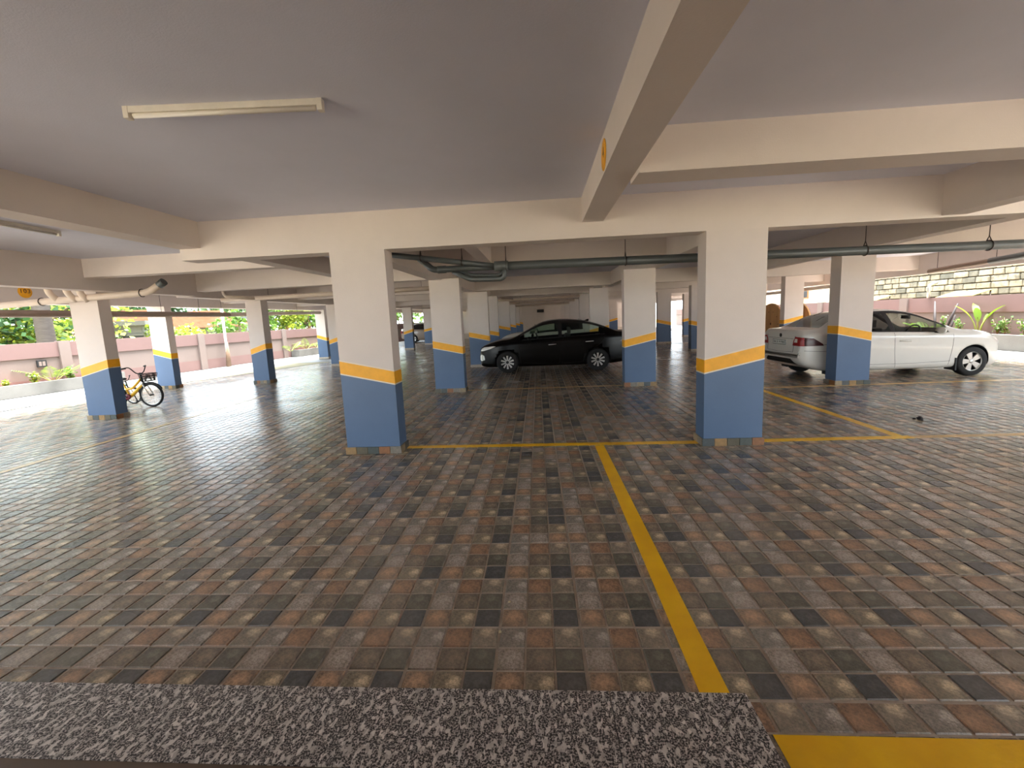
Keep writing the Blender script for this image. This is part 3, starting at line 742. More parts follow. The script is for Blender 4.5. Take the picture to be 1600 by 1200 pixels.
bc = tag(empty('sedan_car', (1.56, 12.66, 0), PI - .036), 'glossy black four-door sedan parked side-on in the middle', 'car', 'parked cars')
bc.scale = (.965, .965, .965); black_sedan(bc)

PW = dict(wb=2.55, r=.308, arch=.345, tr=.735, mx=1.78, mz=.99, win_f=(.98, 2.05), win_r=(-.12, .88), wind=(1.55, 2.28), back=(-.50, .22),
    cuts=(-.50, -.14, -.12, -.10, .22, .88, .98, 1.55, 2.03, 2.05, 2.07, 2.28),
    top=[(-.93, .55), (-.925, .72), (-.91, .98), (-.87, 1.085), (-.72, 1.11), (-.54, 1.12), (-.25, 1.27), (.0, 1.385), (.22, 1.44), (.6, 1.472), (.95, 1.475), (1.3, 1.445), (1.55, 1.38), (1.9, 1.20), (2.30, 1.0), (2.65, .965), (2.95, .905), (3.15, .835), (3.28, .74), (3.34, .58), (3.35, .48)],
    belt=[(-.93, .5), (-.91, .9), (-.86, 1.0), (-.6, 1.045), (0, 1.03), (.6, 1.0), (1.2, .975), (1.9, .94), (2.3, .92), (2.75, .875), (3.05, .80), (3.24, .69), (3.35, .43)],
    bot=[(-.93, .46), (-.91, .40), (-.82, .33), (-.5, .22), (0, .19), (2.5, .18), (3.0, .18), (3.2, .2), (3.3, .25), (3.35, .38)],
    w=[(-.93, .66), (-.91, .73), (-.82, .79), (-.55, .83), (-.1, .848), (.6, .85), (1.8, .85), (2.4, .85), (2.75, .83), (3.0, .78), (3.18, .68), (3.3, .54), (3.35, .36)])
def text_obj(txt, size, m, parent, loc, rot, ext=.001):
    cu = bpy.data.curves.new('lettering', 'FONT'); cu.body = txt; cu.size = size; cu.extrude = ext; cu.align_x = 'CENTER'; cu.align_y = 'CENTER'
    t_ = bpy.data.objects.new('lettering', cu); COL.objects.link(t_)
    dg = bpy.context.evaluated_depsgraph_get(); me = bpy.data.meshes.new_from_object(t_.evaluated_get(dg)); bpy.data.objects.remove(t_)
    me.materials.clear(); me.materials.append(m)
    o = link('lettering', me, parent); o.location = loc; o.rotation_euler = rot; return o
def white_sedan(root, paint, plate=True):
    C = Sedan(PW); C.build(root, paint, 5); common(root, C, PW, paint, 'silver', paint)
    for sd_, sg in (('L', 1), ('R', -1)):
        C.decal(sd_, [(3.27, .66), (3.2, .76), (2.98, .84), (2.92, .80), (3.05, .72), (3.2, .65)], .005).build('headlamp', CLEARL, root)
        C.decal(sd_, [(-.905, .945), (-.7, .925), (-.52, .80), (-.5, .765), (-.905, .76)], .006).build('tail_lamp', DREDL, root)
        C.decal('back', [(sg * .47, .76), (sg * .775, .76), (sg * .765, .94), (sg * .55, .955), (sg * .49, .87)], .007).build('tail_lamp', REDL, root)
        C.decal('back', [(sg * .52, .83), (sg * .63, .83), (sg * .63, .91), (sg * .55, .91)], .011, 2).build('reversing_lamp', CLEARL, root)
        for hx, hz in ((1.14, .80), (.12, .84)):
            a = C.hit(sd_, hx - .1, hz, .028); b_ = C.hit(sd_, hx + .1, hz - .008, .028)
            MB().tube([a - Vector((0, sg * .03, 0)), a, b_, b_ - Vector((0, sg * .03, 0))], .016, 8).build('door_handle', paint, root)
        for path in ([(2.12, .9), (2.1, .6), (2.05, .26)], [(.93, .97), (.94, .6), (.98, .24)], [(-.2, 1.03), (-.08, .8), (.33, .52), (.42, .27)], [(2.08, .34), (1.2, .32), (.4, .33)], [(-.86, .66), (-.6, .645), (-.37, .64)], [(-.5, .78), (-.38, .79)]):
            C.seam(sd_, path).build('panel_gap', SEAM, root)
        for wx in (0, PW['wb']):
            y0, y1 = sorted((sg * .62, sg * .86)); MB().box((wx - .375, y0, .14), (wx - .345, y1, .40)).build('mud_flap', BLACKP, root)
    C.decal('back', [(-.60, .36), (.60, .36), (.44, .47), (-.44, .47)], .012, 4).build('rear_diffuser', BLACKP, root)
    for path in ([(-.49, .62), (0, .605), (.49, .62)], [(-.49, .62), (-.50, .8), (-.53, .97)], [(.49, .62), (.50, .8), (.53, .97)], [(-.48, .905), (0, .905), (.48, .905)], [(-.72, .56), (0, .54), (.72, .56)]):
        C.seam('back', path, .004).build('panel_gap', SEAM, root)
    if plate:
        px = C.hit('back', 0, .81, 0).x - .02
        pl = MB().box((-.004, -.25, -.055), (.012, .25, .055)).build('number_plate', PLATE, root); pl.location = (px, 0, .82)
        MB().tube([(-.006, a * .245, b * .05) for a, b in ((-1, -1), (1, -1), (1, 1), (-1, 1))], .005, 5, closed=True).build('plate_border', INK, pl)
        text_obj('KA 51 M 9643', .075, INK, pl, (-.0055, 0, 0), (PI / 2, 0, -PI / 2))
        q = MB().lathe([(0, -.012), (.04, -.01), (.045, 0)], 20, 'x').build('badge', DARKA, root); q.location = (C.hit('back', 0, .97, 0).x - .003, 0, .97)
    MB().tube([(-.2, 0, C.top(-.0) - .01), (.0, 0, C.top(.12) + .03)], .006, 6).build('aerial', BLACKP, root)
wc = tag(empty('sedan_car', (6.06, 9.73, 0), .032), 'white four-door sedan half hidden behind a column at the right', 'car', 'parked cars')
wc.scale = (.95, .95, .95); white_sedan(wc, WHITEC)
c2 = copy_tree(wc); c2.location = (1.5, 17.6, 0); c2.rotation_euler = (0, 0, PI)
c2['label'] = 'white car parked behind the black sedan, only its bonnet and windscreen showing'
c3 = copy_tree(wc); c3.location = (-9.4, 31.5, 0); c3.rotation_euler = (0, 0, .15); c3['label'] = 'distant taupe car parked between two far left columns'
for ch in c3.children:
    if ch.name.startswith('body'): ch.data = ch.data.copy(); ch.data.materials[0] = TAUPEC
# ---------------------------------------------------------------- tube lights
TUBEW = mat('white_batten', (225, 218, 205), .45, .08, 10); DUST = mat('dust_smear', (150, 138, 120), .9, .3, 30)
def batten(name, a, b, label, detail):
    a, b = Vector(a), Vector(b); L = (b - a).length
    t = tag(empty(name, (a + b) / 2, math.atan2(b.y - a.y, b.x - a.x)), label, 'light', 'ceiling tube lights')
    MB().box((-L / 2, -.018, 0), (L / 2, .018, .035)).build('batten', TUBEW, t, bevel=.003)
    MB().tube([(-L / 2 + .03, 0, -.012), (L / 2 - .03, 0, -.012)], .013, 12).build('tube', mat('tube_glass', (232, 226, 214), .3, .03), t)
    for s in (-1, 1): MB().box((s * L / 2 - .015, -.02, -.028), (s * L / 2 + .015, .02, .036)).build('end_cap', TUBEW, t, bevel=.003)
    if detail:
        MB().tube(smooth_path([(.0, .02, .02), (-.06, .06, .03), (-.09, .1, .02), (-.02, .09, .03), (.04, .03, .015)]), .005, 6).build('wire', TUBEW, t)
        MB().box((-.04, .012, .012), (.05, .03, .034)).build('connector', DUST, t)
batten('tube_light', (-2.265, 2.43, 2.795), (-1.19, 2.51, 2.795), 'dusty white tube light on the near ceiling', 1)
batten('tube_light', (-5.65, 3.8, 2.795), (-5.70, 4.93, 2.795), 'thin tube light on the ceiling at the left edge', 0)
# ---------------------------------------------------------------- painted number discs
def disc(loc, nrm, r, txt, label, sq=1.0):
    ang = math.atan2(nrm[1], nrm[0])
    t = tag(empty('number_disc', loc, ang), label, 'sign', 'yellow bay number discs')
    MB().lathe([(0, .004), (r - .004, .004), (r, .002), (r, 0)], 40, 'x').build('disc', YELLOW, t)
    for i, ch in enumerate(txt): text_obj(ch, r * .95, INK, t, (.0045, (i - (len(txt) - 1) / 2) * r * .55, r * .1), (PI / 2, 0, PI / 2), .0006)
p = atx(943.5, 242, .488); disc((.488, p.y, p.z), (-1, 0), .105, '4', 'yellow disc with a black mark on the overhead beam side')
p = atx(39, 456, -10.448); disc((-10.448, p.y, p.z), (1, 0), .125, '103', 'yellow disc reading 103 on the far left edge beam')
# ---------------------------------------------------------------- grey drain pipes with hangers
YP = 5.75
def P5(x, y, d=0.0): return aty(x, y, YP + d)
def hanger(t, top, c, r):
    MB().tube([top, (top[0], top[1], c[2] + r + .05)], .005, 6).build('rod', STEEL, t)
    ring = [(c[0], c[1] + (r + .006) * math.sin(a), c[2] + (r + .006) * math.cos(a)) for a in [2 * PI * k / 20 for k in range(20)]]
    MB().tube(ring, .006, 6, closed=True).tube([(c[0], c[1] - .03, c[2] + r), (c[0], c[1], c[2] + r + .06), (c[0], c[1] + .03, c[2] + r)], .006, 6).build('clamp', STEEL, t)
a, b = P5(775, 416), P5(1600, 381); dirp = (b - a).normalized(); end = a + dirp * 9.5
gp = tag(empty('drain_pipe', (0, YP, 0)), 'long grey drain pipe with branches hung behind the nearest columns', 'pipe')
def rel(p): return Vector(p) - Vector((0, YP, 0))
MB().tube([rel(a), rel(end)], .055, 16).build('main_pipe', GPIPE, gp)
MB().tube([rel(a - dirp * .02), rel(a + dirp * .16)], .066, 16).build('joint_collar', GPIPE, gp)
for px_ in (790, 977, 1351, 1543):
    d = ray(px_, 400); tt = YP / d.y; X = (CAM + d * tt).x; c = a + dirp * ((X - a.x) / dirp.x)
    hanger(gp, (c.x, 0, ZS - .004), (c.x, 0, c.z), .055)
b1 = gp
q0, q1 = P5(560, 393, -.1), P5(776, 416)
MB().tube([rel(q0), rel(q1)], .036, 12).build('branch_pipe', GPIPE, gp)
c = q0 + (q1 - q0) * .45; hanger(b1, (c.x, c.y - YP, ZS - .004), (c.x, c.y - YP, c.z), .036)
c = q0 + (q1 - q0) * .75; hanger(b1, (c.x, c.y - YP, ZS - .004), (c.x, c.y - YP, c.z), .036)
b2_ = gp
MB().tube(pipe_path([rel(P5(652, 402, .25)), rel(P5(677, 422, .1)), rel(P5(776, 416.5, .03))], .06), .042, 12).build('branch_pipe', GPIPE, gp)
MB().tube([rel(P5(684, 421.6, .1)), rel(P5(697, 421, .1))], .05, 12).build('collar', GPIPE, b2_)
b3_ = gp
MB().tube(pipe_path([rel(P5(708, 424, .12)), rel(P5(735, 436.5, .1)), rel(P5(783, 435.5, .02)), rel(P5(788, 432, 0)), rel(P5(788, 418, 0))], .05), .034, 12).build('branch_pipe', GPIPE, gp)
MB().tube(pipe_path([rel(P5(716, 421, .2)), rel(P5(737, 430, .2)), rel(P5(780, 430, .1)), rel(P5(787, 424, .06))], .05), .022, 10).build('side_pipe', GPIPE, b3_)
# left painted pipes
lp = tag(empty('soil_pipe', (-8, 7.1, 0)), 'cream painted pipe with three bends in front of the left column', 'pipe', 'cream painted pipes')
o_ = Vector((-8, 7.1, 0)); YL = 7.12
pp = [aty(-140, 489, YL), aty(0, 477.5, YL), aty(232, 457, YL), aty(252, 443, YL)]
MB().tube(pipe_path([v - o_ for v in pp], .1), .058, 16).build('pipe', BPIPE, lp)
e1, e2 = aty(249, 445.5, YL), aty(256, 440, YL)
MB().tube([e1 - o_, e2 - o_], .064, 16).build('grey_socket', GPIPE, lp)
for x0, x1 in ((72, 92), (101, 121), (121, 138)):
    t0 = aty(x0, 449, YL - .1); b0 = aty(x0 + 4, 459, YL - .1); b1q = aty(x1, 470, YL)
    MB().tube(pipe_path([Vector((t0.x, t0.y, 2.8)) - o_, b0 - o_, b1q - o_], .08), .05, 14).build('bend', BPIPE, lp)
for px_ in (66, 222):
    d = ray(px_, 477.5 - px_ / 232 * 20.5); c = CAM + d * (YL / d.y)
    ring = [(c.x - o_.x, c.y - o_.y + .066 * math.sin(a_), c.z - o_.z + .066 * math.cos(a_) + .0) for a_ in [2 * PI * k / 16 for k in range(16)]]
    MB().tube(ring, .007, 6, closed=True).build('clamp', STEEL, lp)
ep = tag(empty('edge_pipe', (-10.15, 0, 0)), 'brown painted pipe hung along the open left side', 'pipe', 'cream painted pipes')
MB().tube([(0, -2, 2.07), (0, 13.5, 2.055)], .075, 14).build('pipe', mat('brown_pipe_paint', (150, 128, 112), .6, .1, 4), ep)
MB().tube([(.0, 13.5, 2.055), (.03, 19.3, 2.16)], .07, 14).build('lower_pipe', BPIPE, ep)
for y in (9.0, 11.0, 12.3, 13.2, 15.5, 17.5): MB().tube([(0, y, 2.1), (0, y, ZS - .004)], .005, 5).build('rod', STEEL, ep)
rp = tag(empty('edge_pipe', (10.6, 0, 0)), 'brown pipe hung under the right edge beam before the stone wall', 'pipe', 'cream painted pipes')
pa, pb_ = atx(1452, 424, 10.6), atx(1600, 399, 10.6)
s_ = (pb_ - pa); q2 = pb_ + s_.normalized() * 4
MB().tube([pa - Vector((10.6, 0, 0)), q2 - Vector((10.6, 0, 0))], .06, 14).build('pipe', mat('brown_pipe_paint', (150, 128, 112)), rp)
MB().tube([pa - Vector((10.6, 0, 0)) + s_.normalized() * 1.6, q2 - Vector((10.6, 0, 0))], .075, 14).build('sleeve', GPIPE, rp)
for f in (.1, .75, 1.3): c = pa + s_ * f - Vector((10.6, 0, 0)); MB().tube([c, (c.x, c.y, ZS - .004)], .006, 5).build('rod', STEEL, rp)
fp = tag(empty('edge_pipe', (10.4, 0, 0)), 'cream pipe with risers in the bright right bay above the cable drums', 'pipe', 'cream painted pipes')
MB().tube([(0, 14.5, 2.17), (0, 24, 2.05)], .07, 12).build('pipe', BPIPE, fp)
for y in (15.5, 18.6, 20.8, 21.8): MB().tube([(0, y, 2.15), (0, y, ZS - .004)], .04, 10).build('riser', BPIPE, fp)
for y, x0, x1, lab in ((18.9, -2.05, 1.7, 'cream pipe crossing the corridor beyond the black sedan'), (24.2, -2.05, 1.9, 'second cream pipe crossing the far corridor'), (29.6, -2, 2, 'third cream pipe crossing the far corridor'), (10.2, -7.8, -2.4, 'cream pipe hung left of the second-row left column')):
    t = tag(empty('cross_pipe', (0, y, 0)), lab, 'pipe', 'cream painted pipes')
    MB().tube([(x0, 0, 2.3), (x1, 0, 2.33)], .055, 12).build('pipe', BPIPE, t)
    MB().tube(pipe_path([(x0 + .3, -.3, ZS - .004), (x0 + .3, -.3, 2.36), (x0 + .9, 0, 2.3)], .1), .045, 10).build('bend', BPIPE, t)
    for x in (x0 + 1.2, x1 - .4): MB().tube([(x, 0, 2.3), (x, 0, ZS - .004)], .005, 5).build('rod', STEEL, t)
# ---------------------------------------------------------------- cable drums
WOOD = mat('drum_wood', (196, 150, 98), .75, .25, 3, .2, 20, stretch=(1, 1, .12)); WOODD = mat('drum_wood_dark', (110, 76, 48), .8, .2, 4)
def drum(loc, rz, label):
    t = tag(empty('cable_drum', loc, rz), label, 'cable drum'); Rr = .82
    for x in (0, 1.05):
        fl = empty('flange', (x, 0, Rr)); fl.parent = t
        for k in range(9):     # planks
            z0, z1 = -Rr + 2 * Rr * k / 9 + .004, -Rr + 2 * Rr * (k + 1) / 9 - .004
            ys = lambda z: math.sqrt(max(Rr * Rr - z * z, 1e-4)); n = 5; poly = []
            for i in range(n + 1): z = z0 + (z1 - z0) * i / n; poly.append((ys(z), z))
            for i in range(n, -1, -1): z = z0 + (z1 - z0) * i / n; poly.append((-ys(z), z))
            MB().prism([(b_, a_) for a_, b_ in poly], lambda a, b: (-.03, a, b), lambda a, b: (.03, a, b)).build('plank', WOOD, fl)
        MB().lathe([(0, -.035), (.05, -.035), (.05, -.03)], 16, 'x').build('hub_plate', WOODD, fl)
        for k in range(10):
            a_ = 2 * PI * k / 10; MB().lathe([(0, -.038), (.018, -.036), (.02, -.03)], 8, 'x', o=(0, .5 * math.cos(a_), .5 * math.sin(a_))).build('bolt', WOODD, fl)
    b = MB().lathe([(.42, .03), (.42, 1.02)], 28, 'x', o=(0, 0, Rr)); b.build('barrel', WOODD, t)
drum((9.35, 18.2, 0), .05, 'large wooden cable drum beside the bright right column')
# ---------------------------------------------------------------- bicycles
def bike(loc, rz, fr, fr2, basket, label, s=1.0):
    t = tag(empty('bicycle', loc, rz), label, 'bicycle', 'children bicycles'); t.scale = (s, s, s)
    r = .255; wb = .80
    for nm, x in (('rear_wheel', 0), ('front_wheel', wb)):
        w = MB().tube([(r * .93 * math.cos(a), 0, r * .93 * math.sin(a)) for a in [2 * PI * k / 36 for k in range(36)]], .024, 8, closed=True).build(nm, RUBBER, t); w.location = (x, 0, r)
        MB().tube([(r * .83 * math.cos(a), 0, r * .83 * math.sin(a)) for a in [2 * PI * k / 36 for k in range(36)]], .009, 6, closed=True).build('rim', ALLOY, w)
        sp = MB()
        for k in range(16): a = 2 * PI * k / 16; sp.tube([(.02 * math.cos(a + .8), .02 * (-1) ** k, .02 * math.sin(a + .8)), (r * .83 * math.cos(a), 0, r * .83 * math.sin(a))], .0014, 4, caps=False)
        sp.build('spokes', ALLOY, w); MB().tube([(0, -.045, 0), (0, .045, 0)], .016, 8).build('hub', DARKA, w)
        MB().tube([(r * 1.06 * math.cos(a), 0, r * 1.06 * math.sin(a)) for a in [(.15 if x else .2) * PI + (.75 * PI) * k / 14 for k in range(15)]], .02, 6).build('mudguard', BLACKP if x else fr2, w)
    bb, st, ht, hb = (.33, 0, .24), (.22, 0, .52), (.63, 0, .62), (.66, 0, .50)
    MB().tube(smooth_path([bb, (.42, 0, .30), hb]), .034, 10).tube(smooth_path([(.27, 0, .40), (.42, 0, .43), ht]), .026, 10).build('frame', fr, t)
    MB().tube([bb, st], .018, 8).tube([(.22, 0, .45), (.0, .05, r)], .01, 8).tube([(.22, 0, .45), (.0, -.05, r)], .01, 8).tube([bb, (0, .05, r)], .011, 8).tube([bb, (0, -.05, r)], .011, 8).build('rear_stays', fr2, t)
    MB().tube([hb, (.62, 0, .70)], .02, 8).build('head_tube', BLACKP, t)
    for sg in (1, -1): MB().tube([(.665, sg * .02, .53), (.675, sg * .05, .5), (wb, sg * .05, r)], .012, 8).build('fork_leg', mat('bike_white', (225, 222, 215), .4, .03), t)
    hbz = MB().tube(smooth_path([(.50, .27, .86), (.58, .2, .87), (.615, .08, .74), (.615, -.08, .74), (.58, -.2, .87), (.50, -.27, .86)]), .011, 8).tube([(.62, 0, .68), (.615, 0, .745)], .016, 8)
    hb_ = hbz.build('handlebar', BLACKP, t)
    for sg in (1, -1): MB().tube([(.55, sg * .235, .866), (.46, sg * .30, .855)], .017, 8).build('grip', RUBBER, hb_)
    se = MB().lathe([(0, .03), (.06, .028), (.085, .01), (.07, -.02), (0, -.025)], 14, 'z'); se.v = [(a * (1.5 if a > 0 else 1.1), b * (.95 if a < .03 else .45), c) for a, b, c in se.v]
    o = se.build('saddle', BLACKP, t); o.location = (.19, 0, .62); MB().tube([st, (.2, 0, .61)], .013, 8).build('seat_post', ALLOY, t)
    MB().tube([(.33, -.11, .24), (.33, .11, .24)], .012, 8).tube([(.33, .1, .24), (.38, .1, .12)], .01, 6).tube([(.33, -.1, .24), (.28, -.1, .36)], .01, 6).box((.34, .1, .105), (.42, .18, .13)).box((.24, -.18, .35), (.32, -.1, .375)).build('crank', BLACKP, t)
    MB().lathe([(0, -.012), (.06, -.012), (.065, 0), (.06, .012), (0, .012)], 20, 'y', o=(.33, -.06, .24)).build('chain_guard', mat('bike_red', (110, 34, 48), .5), t)
    for sg in (1, -1):
        tw = MB().tube([(.065 * math.cos(a), 0, .065 * math.sin(a)) for a in [2 * PI * k / 18 for k in range(18)]], .018, 6, closed=True).lathe([(0, -.012), (.055, -.012), (.055, .012), (0, .012)], 16, 'y').build('training_wheel', RUBBER, t); tw.location = (-.02, sg * .17, .083)
        MB().tube([(0, -sg * .11, .16), (0, -sg * .02, .12), (0, 0, 0)], .008, 6).build('bracket', STEEL, tw)
    if basket:
        bk = MB()
        A = lambda k, z: [(.69 + (.0 if z else .025), -.13 + (0 if z else .02)), (.69 + (.0 if z else .025), .13 - (0 if z else .02)), (.88 - (0 if z else .03), .13 - (0 if z else .02)), (.88 - (0 if z else .03), -.13 + (0 if z else .02))][k]
        for k in range(4):
            p, q_, p2, q2_ = A(k, 1), A((k + 1) % 4, 1), A(k, 0), A((k + 1) % 4, 0)
            for j in range(8):
                f = j / 7; bk.tube([(p[0] + (q_[0] - p[0]) * f, p[1] + (q_[1] - p[1]) * f, .72), (p2[0] + (q2_[0] - p2[0]) * f, p2[1] + (q2_[1] - p2[1]) * f, .56)], .007, 4)
            for z in (0, .33, .66, 1): bk.tube([(p2[0] + (p[0] - p2[0]) * z, p2[1] + (p[1] - p2[1]) * z, .56 + .16 * z), (q2_[0] + (q_[0] - q2_[0]) * z, q2_[1] + (q_[1] - q2_[1]) * z, .56 + .16 * z)], .006, 4)
        bk.box((.715, -.11, .555), (.85, .11, .562)).build('basket', BLACKP, t)
    return t
BY = mat('bike_yellow', (226, 176, 44), .35, .05); BTL = mat('bike_teal', (92, 178, 164), .35, .05)
bike((-9.20, 8.52, 0), .05, BY, BY, True, 'yellow children bicycle with a black front basket beside the left column', 1.0)
bike((-9.86, 9.0, 0), .02, BTL, BTL, False, 'teal children bicycle mostly hidden behind the left column', .72)
# ---------------------------------------------------------------- litter on the floor
def lump(loc, size, label, m, seed, flat=.55, name='stone'):
    bm = bmesh.new(); bmesh.ops.create_icosphere(bm, subdivisions=2, radius=1)
    for v in bm.verts:
        n_ = noise.noise(v.co * 1.6 + Vector((seed, 0, 0))); v.co *= 1 + .5 * n_
        v.co.x *= size[0]; v.co.y *= size[1]; v.co.z = max(v.co.z * size[2] + size[2] * flat, 0)
    me = bpy.data.meshes.new(name); bm.to_mesh(me); bm.free(); me.materials.append(m)
    for p_ in me.polygons: p_.use_smooth = False
    o = link(name, me); o.location = loc; return tag(o, label, name.replace('_', ' '))
BLK = mat('black_lump', (24, 20, 19), .8, .2, 20)
p = atz(1437, 656); lump((p.x, p.y, 0), (.036, .034, .03), 'black crumpled lump on the floor at the right', BLK, 3, name='clod')
p = atz(1428, 655); lump((p.x, p.y, 0), (.017, .017, .014), 'tiny black bit left of the black lump', BLK, 5, name='clod')
PEB = mat('pale_pebble', (214, 200, 160), .7, .1, 20)
p = atz(781, 988); lump((p.x, p.y, 0), (.008, .008, .006), 'pale pebble on a grout line in the foreground', PEB, 1, name='pebble')
p = atz(796, 941); lump((p.x, p.y, 0), (.007, .006, .005), 'whiter pebble slightly farther than the other', PEB, 2, name='pebble')
# ---------------------------------------------------------------- plants, trees and houses outside
def leaf_mat(name, c1, c2, tr=.35):
    m, nt, b = newmat(name); ge = N(nt, 'ShaderNodeNewGeometry')
    r = ramp(nt, ge.outputs['Random Per Island'], ((0, lin(c1)), (1, lin(c2))))
    nt.links.new(r.outputs[0], b.inputs['Base Color']); b.inputs['Roughness'].default_value = .55
    tl = N(nt, 'ShaderNodeBsdfTranslucent'); nt.links.new(r.outputs[0], tl.inputs[0]); mx = N(nt, 'ShaderNodeMixShader'); mx.inputs[0].default_value = tr
    nt.links.new(b.outputs[0], mx.inputs[1]); nt.links.new(tl.outputs[0], mx.inputs[2]); nt.links.new(mx.outputs[0], nt.nodes['Material Output'].inputs[0])
    return m
LV = leaf_mat('leaves_green', (36, 66, 22), (96, 128, 44)); LVY = leaf_mat('leaves_yellow_green', (70, 96, 26), (150, 164, 52)); LVD = leaf_mat('leaves_dark', (24, 50, 26), (64, 100, 52))
LVP = leaf_mat('palm_leaves', (50, 74, 16), (104, 122, 32), .4)
BARK = mat('bark', (112, 90, 72), .9, .25, 6, .4, 20); STALK = mat('stalk', (104, 112, 40), .6, .15, 8)
def leaves(pts, size, m, name, parent, rnd):
    mb = MB()
    for p in pts:
        d = Vector((rnd.gauss(0, 1), rnd.gauss(0, 1), rnd.gauss(0, .7))).normalized(); u = d.cross(Vector((rnd.gauss(0, 1), rnd.gauss(0, 1), rnd.gauss(0, 1)))).normalized()
        L = size * rnd.uniform(.6, 1.3); w = L * .35; p = Vector(p)
        mb.add([p - d * L * .5, p + u * w, p + d * L * .5, p - u * w], [(0, 1, 2, 3)])
    o = mb.build(name, m, parent, recalc=False); o['kind'] = 'stuff'; return o
def tree(loc, h, rx, rz_, n, m, label, seed, size=.25, trunk_r=.12, name='tree', cat='tree'):
    rnd = random.Random(seed); t = tag(empty(name, loc), label, cat, 'trees and shrubs outside')
    MB().tube(smooth_path([(0, 0, 0), (rnd.uniform(-.1, .1), 0, h * .35), (rnd.uniform(-.2, .2), rnd.uniform(-.2, .2), h * .7), (0, 0, h)]), [trunk_r * (1 - .7 * i / 18) for i in range(19)], 8).build('trunk', BARK, t)
    cl = [(Vector((rnd.gauss(0, .5) * rx, rnd.gauss(0, .5) * rx, h + rnd.uniform(-.8, .8) * rz_)), rnd.uniform(.3, .55) * rx) for _ in range(16)]
    br = MB()
    for c, r in cl[:9]: br.tube(smooth_path([(0, 0, h * .5), (c.x * .5, c.y * .5, h * .5 + (c.z - h * .5) * .6), c]), [trunk_r * .35 * (1 - .05 * i) for i in range(13)], 5)
    br.build('branches', BARK, t)
    pts = []
    for _ in range(n):
        c, r = rnd.choice(cl); d = Vector((rnd.gauss(0, 1), rnd.gauss(0, 1), rnd.gauss(0, 1))).normalized() * r * rnd.random() ** .4
        pts.append(c + d)
    leaves(pts, size, m, 'foliage', t, rnd); return t
def beyond(px_, py_, Y, z=0):
    d = ray(px_, py_); p = CAM + d * (Y / d.y); return (p.x, p.y, z)
for px_, Y, h, rx, rz_, n, m, lab, sd_, sz in (
    (20, 13.5, 2.3, 2.2, 1.5, 2600, LVY, 'bright green bushy tree behind the left wall at the picture edge', 11, .22),
    (95, 17, 2.6, 1.9, 1.6, 2600, LV, 'mid green tree right of the palm trunk beyond the left wall', 12, .24),
    (-70, 12, 2.4, 2.4, 1.6, 2200, LVD, 'darker tree outside the left picture edge', 13, .25),
    (225, 34, 3.6, 2.2, 1.5, 1800, LVD, 'dark tree above the far roofs between the left columns', 14, .35),
    (268, 19.5, 1.2, .9, .55, 1000, LVY, 'low yellow-green shrub in front of the orange roof', 15, .18),
    (362, 47, 4.0, 2.6, 2.0, 2200, LVD, 'dark green tree behind the lamp post', 16, .38),
    (405, 30, 2.2, 2.0, 1.4, 1800, LV, 'green tree left of the third left column', 17, .32),
    (448, 32, 2.6, 1.6, 1.3, 1700, LVY, 'yellowish tree right of the third left column', 18, .3),
    (482, 36, 2.7, 2.4, 1.6, 2200, LV, 'broad green tree beyond the distant planter', 19, .34),
    (622, 62, 4, 3.5, 2.5, 1500, LV, 'far tree at the end of the left side', 20, .6),
    (545, 46, 3, 3.0, 2.2, 1600, LVD, 'distant tree hidden by the nearest left column', 21, .45)):
    tree(beyond(px_, 500, Y), h, rx, rz_, n, m, lab, sd_, sz)
# ringed palm trunk
p = beyond(67, 500, 12.9); t = tag(empty('palm_tree', p), 'thick ringed pale palm trunk behind the left wall', 'palm', 'trees and shrubs outside')
prof = []
for i in range(70): z = i * .075; prof += [(.235 - .002 * i * .4 + .012, z), (.235 - .002 * i * .4, z + .06)]
MB().lathe(prof, 24, 'z').build('trunk', mat('palm_bark', (98, 89, 83), .9, .2, 5, .3, 20, stretch=(1, 1, 6)), t)
def frond(mb, lf, base, az, L, droop, wleaf, n=16):
    pts = []
    for i in range(n + 1):
        f = i / n; pts.append(Vector(base) + Vector((math.cos(az) * L * f * (1 - .25 * f * droop), math.sin(az) * L * f * (1 - .25 * f * droop), L * (.9 * f - droop * f * f))))
    mb.tube(pts, [.012 * (1 - .8 * i / n) * (L / .8) for i in range(n + 1)], 5)
    for i in range(3, n):
        tdir = (pts[i + 1] - pts[i - 1]).normalized(); side = tdir.cross(Vector((0, 0, 1))).normalized()
        l = wleaf * math.sin(PI * (i / n) ** .8) + .03
        for sg in (1, -1):
            a = pts[i]; tip = a + side * sg * l + tdir * l * .7 - Vector((0, 0, .25 * l)); mid = (a + tip) / 2 + Vector((0, 0, .02))
            lf.add([a - tdir * .012, mid - tdir * .016, tip, mid + tdir * .016], [(0, 1, 2, 3)])
fr_, lf_ = MB(), MB()
for k in range(12): frond(fr_, lf_, (0, 0, 5.2), 2 * PI * k / 12, 2.4, .9, .5)
fr_.build('frond_stalks', STALK, t); q = lf_.build('frond_leaves', LV, t, recalc=False)
